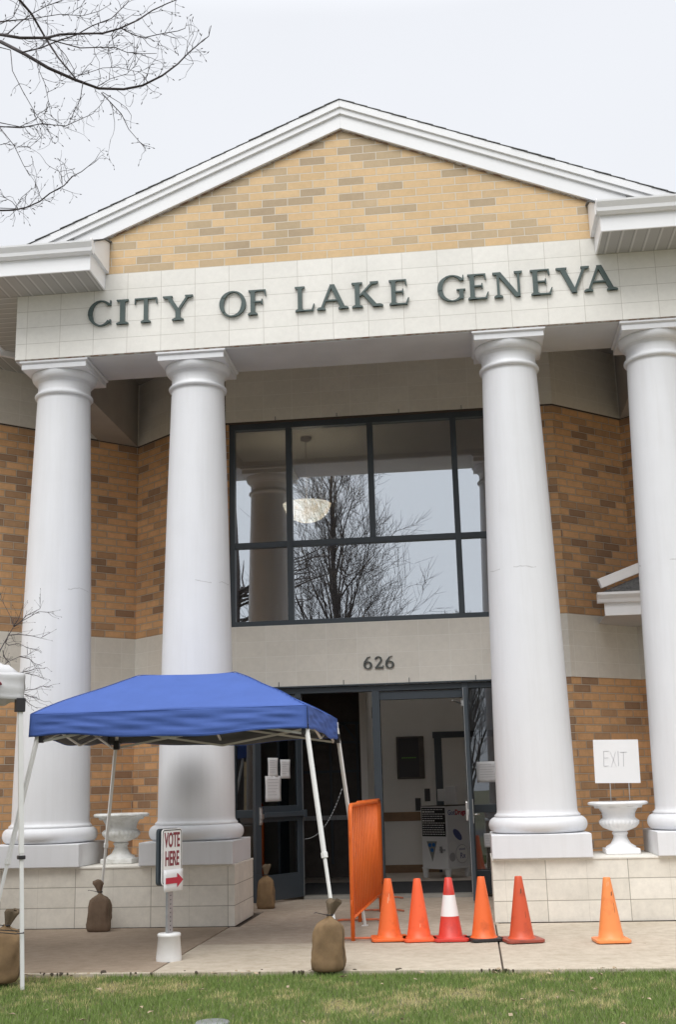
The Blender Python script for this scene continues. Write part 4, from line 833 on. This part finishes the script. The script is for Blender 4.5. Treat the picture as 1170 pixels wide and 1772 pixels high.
# ================================================================ WHITE TENT (its corner enters at the left)
wt=thing('white_tent','white pop-up canopy tent whose corner leg stands on the grass at the left edge','tent',(-2.29,-3.57,0),math.radians(35))
S3=3.0
for (x,y) in((0,0),(-S3,0),(0,S3),(-S3,S3)):
    fx=x+(.085 if x==0 else -.085); fy=y+(-.05 if y==0 else .05); mx_=x+(fx-x)*.55; my_=y+(fy-y)*.55
    b=MB(); b.bar((fx,fy,-.03),(mx_,my_,.95),.028,.028); b.bar((mx_,my_,.93),(x,y,2.08),.036,.036); b.build('leg',M_wmetal,wt,bevel=.003)
    MB().box(mx_-.027,my_-.027,.89,mx_+.027,my_+.027,.918).build('leg_collar',M_black,wt,bevel=.004)
    MB().box(x-.035,y-.035,1.985,x+.035,y+.035,2.09).build('corner_bracket',M_black,wt,bevel=.004)
b=MB(); b.grid(30,30,lambda u,v:(-S3-.02+(S3+.04)*u,-.02+(S3+.04)*v,2.30+.9*min(1-abs(2*u-1),1-abs(2*v-1))-.02*max(abs(2*u-1),abs(2*v-1))**20)); b.build('canopy_roof',M_wcloth,wt,solid=.003)
Q=[(-S3-.02,-.02),(.02,-.02),(.02,S3+.02),(-S3-.02,S3+.02)]
for i in range(4):
    a,c=Vector((*Q[i],0)),Vector((*Q[(i+1)%4],0)); d=(c-a).normalized(); n=Vector((d.y,-d.x,0))
    def fn(u,v,a=a,c=c,n=n):
        p=a.lerp(c,u)+n*(.004+.006*math.sin(u*40+v*3)*math.sin(v*PI)+.004*math.sin(v*13)); return (p.x,p.y,2.285-.20*v+.006*math.sin(u*50)*v)
    MB().grid(60,8,fn).build('valance',M_wcloth,wt,solid=.002)
b=MB(); P=[(-.215+.055*math.cos(a)*(1-.07*a),-.045,2.185+.035*math.sin(a)*(1-.07*a)) for a in [k*.4 for k in range(22)]]; b.tube(P,.008,6); b.build('printed_emblem',M_maroon,wt)
# tie strap to the sandbag
tag(MB().tube([(-2.62,-3.50,.40),(-2.45,-3.50,.385),(-2.21,-3.545,.375),(-2.18,-3.60,.37),(-2.24,-3.61,.365),(-2.45,-3.52,.37)],.004,6).build('strap',M_black),'thin black strap tying the sandbag to the white tent leg','strap')
# ================================================================ TREES
LIMBS=[[[[-1.68,-5.88,6.19],[-1.45,-6.03,5.97],[-1.26,-6.1,5.8],[-1.13,-5.97,5.79],[-1.03,-5.8,5.83],[-0.86,-5.81,5.8],[-0.69,-5.96,5.71],[-0.55,-6.0,5.74],[-0.49,-5.85,5.92],[-0.46,-5.69,6.11],[-0.37,-5.74,6.14],[-0.28,-5.88,6.08],[-0.26,-5.89,6.15]],0.0109,0.0015],[[[-1.49,-6.3,5.92],[-1.32,-6.41,5.8],[-1.19,-6.32,5.85],[-1.18,-6.13,6.01],[-1.04,-6.09,6.03],[-0.87,-6.22,5.92],[-0.74,-6.3,5.88],[-0.66,-6.18,6.02],[-0.62,-6.0,6.22],[-0.52,-5.99,6.27],[-0.42,-6.13,6.18]],0.0085,0.0024],[[[-1.6,-5.92,6.56],[-1.57,-5.86,6.51],[-1.57,-5.65,6.56],[-1.5,-5.54,6.43],[-1.38,-5.62,6.22],[-1.22,-5.72,5.98]],0.0087,0.0046],[[[-1.4,-6.18,5.87],[-1.36,-5.99,6.03],[-1.29,-5.85,6.18],[-1.16,-5.91,6.16],[-1.0,-6.04,6.12],[-0.89,-6.0,6.19],[-0.85,-5.81,6.44],[-0.85,-5.69,6.6]],0.0044,0.002],[[[-0.73,-6.27,5.9],[-0.71,-6.08,5.99],[-0.64,-6.09,5.96],[-0.49,-6.23,5.87],[-0.39,-6.24,5.87],[-0.39,-6.06,6.02],[-0.42,-5.9,6.18]],0.0029,0.0017],[[[-1.23,-6.24,5.91],[-1.15,-6.2,5.9],[-0.97,-6.33,5.75],[-0.83,-6.4,5.69],[-0.78,-6.25,5.79],[-0.76,-6.07,5.88],[-0.66,-6.07,5.86],[-0.53,-6.21,5.75]],0.0038,0.0014],[[[-1.88,-5.37,5.9],[-1.69,-5.47,5.81],[-1.51,-5.57,5.76],[-1.37,-5.46,5.8],[-1.35,-5.26,5.97],[-1.27,-5.2,6.05],[-1.21,-5.32,6.0]],0.0038,0.0013],[[[-1.84,-5.46,5.83],[-1.69,-5.56,5.62],[-1.66,-5.47,5.53],[-1.7,-5.25,5.57]],0.0027,0.0013],[[[-0.93,-6.04,5.63],[-0.87,-6.03,5.56],[-0.86,-5.84,5.6],[-0.86,-5.68,5.59],[-0.78,-5.74,5.47],[-0.69,-5.86,5.32]],0.003,0.0013],[[[-1.86,-5.34,5.27],[-1.83,-5.19,5.35],[-1.81,-5.02,5.46],[-1.7,-5.05,5.48],[-1.57,-5.2,5.45],[-1.46,-5.22,5.49],[-1.46,-5.05,5.66],[-1.45,-4.9,5.78],[-1.37,-4.96,5.79],[-1.28,-5.1,5.74],[-1.26,-5.09,5.79]],0.0056,0.0014],[[[-1.47,-6.25,5.96],[-1.48,-6.04,6.2],[-1.43,-5.99,6.29],[-1.29,-6.1,6.25],[-1.17,-6.14,6.25]],0.0034,0.0019],[[[-1.48,-5.82,6.39],[-1.34,-5.72,6.48],[-1.15,-5.81,6.38],[-1.01,-5.89,6.34],[-0.97,-5.76,6.49]],0.0025,0.0013],[[[-1.66,-5.76,6.21],[-1.61,-5.83,6.0],[-1.49,-5.94,5.77],[-1.45,-5.87,5.69],[-1.49,-5.66,5.75],[-1.46,-5.56,5.76]],0.0025,0.0013],[[[-1.37,-6.03,6.0],[-1.31,-6.15,5.78],[-1.27,-6.12,5.68],[-1.32,-5.92,5.69],[-1.36,-5.76,5.68]],0.002,0.0011],[[[-1.08,-5.96,5.78],[-1.09,-5.97,5.65],[-1.19,-5.79,5.69],[-1.31,-5.58,5.73]],0.0023,0.0013],[[[-1.03,-6.24,5.62],[-1.0,-6.11,5.73],[-0.97,-5.91,5.9],[-0.88,-5.86,5.93],[-0.71,-5.99,5.79],[-0.66,-6.03,5.73]],0.002,0.0012],[[[-0.91,-6.19,5.57],[-0.9,-5.96,5.78],[-0.83,-5.84,5.89],[-0.74,-5.92,5.9]],0.002,0.0012],[[[-0.95,-5.96,5.69],[-0.9,-5.78,5.73],[-0.84,-5.8,5.67]],0.002,0.0012],[[[-1.28,-5.96,6.08],[-1.2,-5.97,5.98],[-1.1,-6.07,5.79],[-1.11,-6.04,5.76]],0.0024,0.0015],[[[-1.84,-5.1,5.41],[-1.84,-5.2,5.41],[-1.89,-5.21,5.44],[-2.02,-5.02,5.57]],0.0022,0.0014],[[[-1.81,-5.22,5.34],[-1.74,-5.28,5.39],[-1.74,-5.12,5.54],[-1.78,-4.9,5.69]],0.002,0.0012],[[[-1.43,-5.33,5.43],[-1.49,-5.2,5.58],[-1.61,-4.95,5.78]],0.002,0.0014],[[[-1.63,-5.62,5.72],[-1.61,-5.39,5.92],[-1.65,-5.24,6.07],[-1.56,-5.28,6.02]],0.0019,0.0012],[[[-1.58,-5.5,5.79],[-1.61,-5.3,5.83],[-1.68,-5.31,5.76],[-1.72,-5.41,5.7]],0.0019,0.0012],[[[-1.55,-6.18,6.09],[-1.49,-6.14,6.16],[-1.41,-6.24,6.16],[-1.4,-6.25,6.2]],0.0024,0.0014],[[[-0.81,-6.17,5.85],[-0.8,-6.26,5.87],[-0.74,-6.32,5.9],[-0.68,-6.16,6.09]],0.0021,0.0012]]
TWIGS=[[[-3.61,-1.0,2.45],[-3.55,-0.97,2.62],[-3.48,-0.94,2.69],[-3.37,-0.91,2.74],[-3.31,-0.88,2.75],[-3.27,-0.85,2.79]],[[-3.59,-0.9,2.81],[-3.54,-0.87,2.93],[-3.48,-0.84,3.06],[-3.53,-0.81,3.17],[-3.62,-0.78,3.31],[-3.68,-0.75,3.44]],[[-3.37,-1.1,3.02],[-3.32,-1.07,3.07],[-3.22,-1.04,3.13],[-3.15,-1.01,3.18],[-3.0,-0.98,3.16]],[[-3.47,-1.0,2.95],[-3.37,-0.97,2.96],[-3.23,-0.94,2.94],[-3.16,-0.91,2.92],[-3.08,-0.88,2.97]],[[-3.4,-0.9,2.57],[-3.3,-0.87,2.59],[-3.21,-0.84,2.62],[-3.14,-0.81,2.62]],[[-3.28,-1.11,2.35],[-3.22,-1.08,2.38],[-3.14,-1.05,2.39],[-3.08,-1.02,2.42],[-3.02,-0.99,2.41]],[[-3.32,-1.0,2.37],[-3.24,-0.97,2.33],[-3.17,-0.94,2.31],[-3.09,-0.91,2.27]],[[-3.56,-0.9,2.81],[-3.56,-0.87,2.75],[-3.51,-0.84,2.69],[-3.58,-0.81,2.76]],[[-3.42,-1.11,2.94],[-3.46,-1.08,2.86],[-3.44,-1.05,2.84],[-3.35,-1.02,2.86],[-3.25,-0.99,2.81],[-3.16,-0.96,2.8]],[[-3.36,-0.99,2.56],[-3.27,-0.96,2.56],[-3.19,-0.93,2.54],[-3.08,-0.9,2.49]],[[-3.36,-0.9,2.36],[-3.27,-0.87,2.26],[-3.19,-0.84,2.21]],[[-3.37,-1.11,3.02],[-3.33,-1.08,3.11],[-3.3,-1.05,3.27]],[[-3.35,-0.99,3.08],[-3.3,-0.96,3.15],[-3.17,-0.93,3.22],[-3.18,-0.9,3.3]],[[-3.38,-0.9,2.74],[-3.29,-0.87,2.72],[-3.24,-0.84,2.67],[-3.17,-0.81,2.65]]]

def jitter_curve(a,b_,n,amp,rd):
    out=[]
    for i in range(n+1): p=a.lerp(b_,i/n); out.append(p+Vector((rd.gauss(0,amp),rd.gauss(0,amp),rd.gauss(0,amp)))*(0 if i in(0,n) else 1))
    return out
tr=thing('street_tree','bare leafless tree whose dark budding branches hang into the upper left sky','tree',(-3.9,-6.8,0))
def loc(p,o): return Vector(p)-Vector(o.location)
rd=random.Random(4); br=MB()
for P,r0,r1 in LIMBS:
    P=[loc(p,tr) for p in P]; n=len(P); br.tube(P,[(r0+(r1-r0)*i/(n-1))*1.15 for i in range(n)],7)
    Ln=sum((P[i+1]-P[i]).length for i in range(n-1))
    # twigs with buds
    def twig(p,d,L,r,depth):
        pts=[p]; q=p.copy(); dd=d.copy(); k=max(3,int(L/.035))
        for i in range(k):
            dd=(dd+Vector((rd.gauss(0,.30),rd.gauss(0,.22),rd.gauss(0,.30)))).normalized(); q=q+dd*(L/k); pts.append(q.copy())
            if depth>0 and rd.random()<.30: twig(q.copy(),(dd+Vector((rd.gauss(0,.8),rd.gauss(0,.5),rd.gauss(0,.8)))).normalized(),L*rd.uniform(.25,.6),r*.7,depth-1)
        br.tube(pts,[max(.0008,r*(1-.6*i/k)) for i in range(k+1)],4)
        if rd.random()<.6: br.tube([q,q+dd*.008,q+dd*.02],[.0008,.0034,.0008],5)
    m=int(Ln/.085)
    for j in range(m):
        i=rd.randrange(n-1); p=P[i].lerp(P[i+1],rd.random()); d=(P[i+1]-P[i]).normalized()
        side=Vector((rd.gauss(0,1),rd.gauss(0,.5),rd.gauss(-.25,1))).normalized()
        twig(p,(d*.8+side*.7).normalized(),rd.uniform(.05,.26),.0021,2 if rd.random()<.6 else 1)
def join(a,b_,r0,r1,amp=.05):
    a,b_=loc(a,tr),loc(b_,tr); br.tube(jitter_curve(a,b_,7,amp,rd),[r0+(r1-r0)*i/7 for i in range(8)],8)
for P,r0,r1 in [l for l in LIMBS if l[0][0][0]<-1.44]:
    a=Vector(P[0]); z=min(6.2,a.z+.2); join((-3.9+.15*rd.random(),-6.8,z-.6),a,max(.03,r0*2),r0)
br.build('branches',M_bark,tr)
b=MB(); b.tube([(0,0,-.1),(0.02,0,.3),(.05,0,2),(.0,.05,4),(.05,0,6),(0,0,8)],[.24,.17,.15,.13,.10,.05],14)
for i in range(14):
    a=i*2.4; z=4.5+i*.25; b.tube(jitter_curve(Vector((0,0,z)),Vector((-abs(math.cos(a))*2.2,math.sin(a)*2.2,z+1.8)),6,.08,rd),[.05-.007*k for k in range(7)],6)
b.build('trunk',M_bark,tr)
# small sapling at the left
sp_=thing('sapling','thin bare sapling with fine grey twigs in front of the leftmost column','sapling',(-4.3,-1.0,0))
b=MB(); rd=random.Random(9)
for P in TWIGS:
    P=[loc(p,sp_) for p in P]; n=len(P); b.tube(P,[.0055-.004*i/(n-1) for i in range(n)],5)
    for j in range(n*2):
        i=rd.randrange(n-1); p=P[i].lerp(P[i+1],rd.random()); d=(P[i+1]-P[i]).normalized(); q=p+(d+Vector((rd.gauss(0,.6),rd.gauss(0,.5),rd.gauss(0,.6)))).normalized()*rd.uniform(.05,.16)
        b.tube([p,p.lerp(q,.5)+Vector((0,0,rd.gauss(0,.012))),q],[.0018,.0014,.0008],4); b.tube([q,q+(q-p).normalized()*.008,q+(q-p).normalized()*.018],[.0008,.003,.0008],5)
for P in (TWIGS[0],TWIGS[1]): b.tube(jitter_curve(Vector((0,0,1.2)),loc(P[0],sp_),6,.02,rd),[.012-.001*i for i in range(7)],6)
b.build('twigs',M_twig,sp_); MB().tube([(0,0,-.05),(.01,0,.5),(0,.01,1.0),(0,0,1.8)],[.022,.018,.014,.008],8).build('stem',M_twig,sp_)
# the trees across the lawn behind the viewer, mirrored in the glass
def bare_tree(x,y,H,seed,lab,spread=.36,dens=1.0):
    rd=random.Random(seed); t=thing('bare_tree',lab,'tree',(x,y,-.05),0,'bare trees across the street mirrored in the windows'); b=MB(); cnt=[0]
    def grow(p,d,L,r,dep):
        k=5; pts=[p]; q=p.copy(); dd=d.copy(); kids=[]
        for i in range(k):
            dd=(dd+Vector((rd.gauss(0,.07),rd.gauss(0,.07),rd.gauss(.05,.05)))).normalized(); q=q+dd*(L/k); pts.append(q.copy()); kids.append((q.copy(),dd.copy(),(i+1)/k))
        b.tube(pts,[r*(1-.6*i/k) for i in range(k+1)],7 if r>.03 else 4,False); cnt[0]+=1
        if dep==0: return
        for q,dd,f in kids[1:]:
            for _ in range(1+(rd.random()<.30)):
                s_=Vector((rd.gauss(0,1),rd.gauss(0,1),rd.gauss(.1,.5))).normalized(); s_=(s_-dd*s_.dot(dd)).normalized()
                grow(q,(dd*math.cos(spread*1.7)+s_*math.sin(spread*1.7)).normalized(),L*rd.uniform(.42,.62),max(.006,r*(1-.55*f)*rd.uniform(.35,.55)),dep-1)
    tr_=MB(); P=[Vector((rd.gauss(0,.05),rd.gauss(0,.05),H*i/10)) for i in range(11)]; tr_.tube(P,[.17*(1-i/11)**.8+.012 for i in range(11)],10); tr_.build('trunk',M_bark,t)
    for i in range(46):
        z=H*(.10+.85*i/46); a=i*2.399; L=H*(.33*(1-z/H)**.7+.05)*rd.uniform(.8,1.2); el=math.radians(66+rd.gauss(0,8)); grow(Vector((0,0,z)),Vector((math.cos(a)*math.cos(el),math.sin(a)*math.cos(el),math.sin(el))),L,.055*(1-z/H)+.018,3)
    b.build('crown',M_bark,t); return t
bare_tree(-3.6,-24.3,13.6,3,'tall bare tree whose reflection fills the middle of the upper window')
bare_tree(-12.5,-31,11,5,'bare tree mirrored in the left edge of the upper window')
bare_tree(1.0,-36,8.5,8,'lower bare tree mirrored at the lower right of the large window pane')
bare_tree(9.5,-20,11,12,'bare tree mirrored in the sidelight glass beside the third column')
# house across the street
hs=thing('house','plain pale brick house across the street, mirrored faintly in the door glass','house',(-14,-46,0))
MB().box(-7,-4,-.1,7,4,6).build('wall',M_gbrick,hs); b=MB(); b.prism([(-7.6,6),(7.6,6),(0,9.4)],-4.5,4.5); b.build('roof',M_shingle,hs,fix=True)
for x in(-5,-2,1,4): MB().box(x,4.0,1.2,x+1.2,4.06,2.8).build('window',M_dglass,hs); MB().box(x,4.0,3.9,x+1.2,4.06,5.3).build('window',M_dglass,hs)
# ================================================================ GRASS
def grass_mesh():
    r=np.random.default_rng(3); n1,n2=150000,60000
    x=np.concatenate([r.uniform(-3.2,3.4,n1),r.uniform(-9,9,n2)]); y=np.concatenate([-2.985-r.uniform(0,1,n1)**1.0*2.7,-2.985-r.uniform(0,1,n2)*6.5])
    # patchy turf
    k=.6*np.sin(x*1.9+np.sin(y*2.3)*1.5)+.6*np.sin(y*3.1+x*.8+1)+.7*np.sin(x*5.3-y*4.1+np.sin(x*9+y*3))+.7*np.sin(x*11+y*9+np.sin(y*17))+.6*np.sin(x*23-y*19+np.sin(x*13))
    dry=(k+r.normal(0,.8,len(x)))>1.0
    h=r.uniform(.018,.050,len(x))*np.where(dry,.75,1.0); keep=(r.uniform(0,1,len(x))<np.where(k>1.9,.6,1)); x,y,h,dry=x[keep],y[keep],h[keep],dry[keep]; n=len(x)
    a=r.uniform(0,2*np.pi,n); w_=r.uniform(.0012,.0026,n); ln=r.normal(0,.55,n)*h; la=r.uniform(0,2*np.pi,n)
    z0=-.036*np.ones(n)
    v=np.empty((n,3,3)); dx,dy=np.cos(a)*w_,np.sin(a)*w_
    v[:,0]=np.stack([x-dx,y-dy,z0],1); v[:,1]=np.stack([x+dx,y+dy,z0],1); v[:,2]=np.stack([x+ln*np.cos(la),np.minimum(y+ln*np.sin(la),-2.97),z0+h],1)
    me=bpy.data.meshes.new('grass'); me.vertices.add(3*n); me.vertices.foreach_set('co',v.reshape(-1)); me.loops.add(3*n); me.loops.foreach_set('vertex_index',np.arange(3*n)); me.polygons.add(n); me.polygons.foreach_set('loop_start',np.arange(0,3*n,3)); me.polygons.foreach_set('loop_total',np.full(n,3))
    mi=np.where(dry,2,r.integers(0,2,n)); me.polygons.foreach_set('material_index',mi); me.update(); me.validate()
    for m in (M('blade_green',(.125,.195,.045),.6,spec=.2),M('blade_bright',(.20,.28,.075),.6,spec=.2),M('blade_dry',(.52,.46,.22),.8,spec=.1)): me.materials.append(m)
    o=bpy.data.objects.new('grass',me); COL.objects.link(o); tag(o,'short green lawn with straw coloured dry patches below the walk','grass',kind='stuff')
grass_mesh()
# dead leaves
b=MB(); rd=random.Random(21)
for i in range(120):
    x=rd.uniform(-3,3.3); y=rd.uniform(-5.6,-3.0) if i%3 else -3.0-abs(rd.gauss(0,.12)); s_=rd.uniform(.010,.030); a=rd.uniform(0,6); z=rd.uniform(-.01,.012)
    c,s2=math.cos(a)*s_,math.sin(a)*s_; t_=rd.uniform(-.6,.6)*s_
    b.add([(x-c,y-s2,z),(x-s2*.5,y+c*.5,z+t_+.004),(x+c,y+s2,z+.006),(x+s2*.6,y-c*.5,z+.01)],[(0,1,2),(0,2,3)],False)
tag(b.build('dead_leaves',M('dead_leaf',(.36,.28,.19),.9,var=.3,vs=30),solid=.001),'curled brown dead leaves scattered over the lawn','leaves',kind='stuff')
t=thing('ground_plate','flat grey oval utility cover lying flush in the grass at the bottom edge','utility cover',(-.48,-4.86,-.04)); MB().lathe([(.001,.030),(.10,.030),(.105,.024),(.105,0)],n=28).build('lid',M_galv,t)
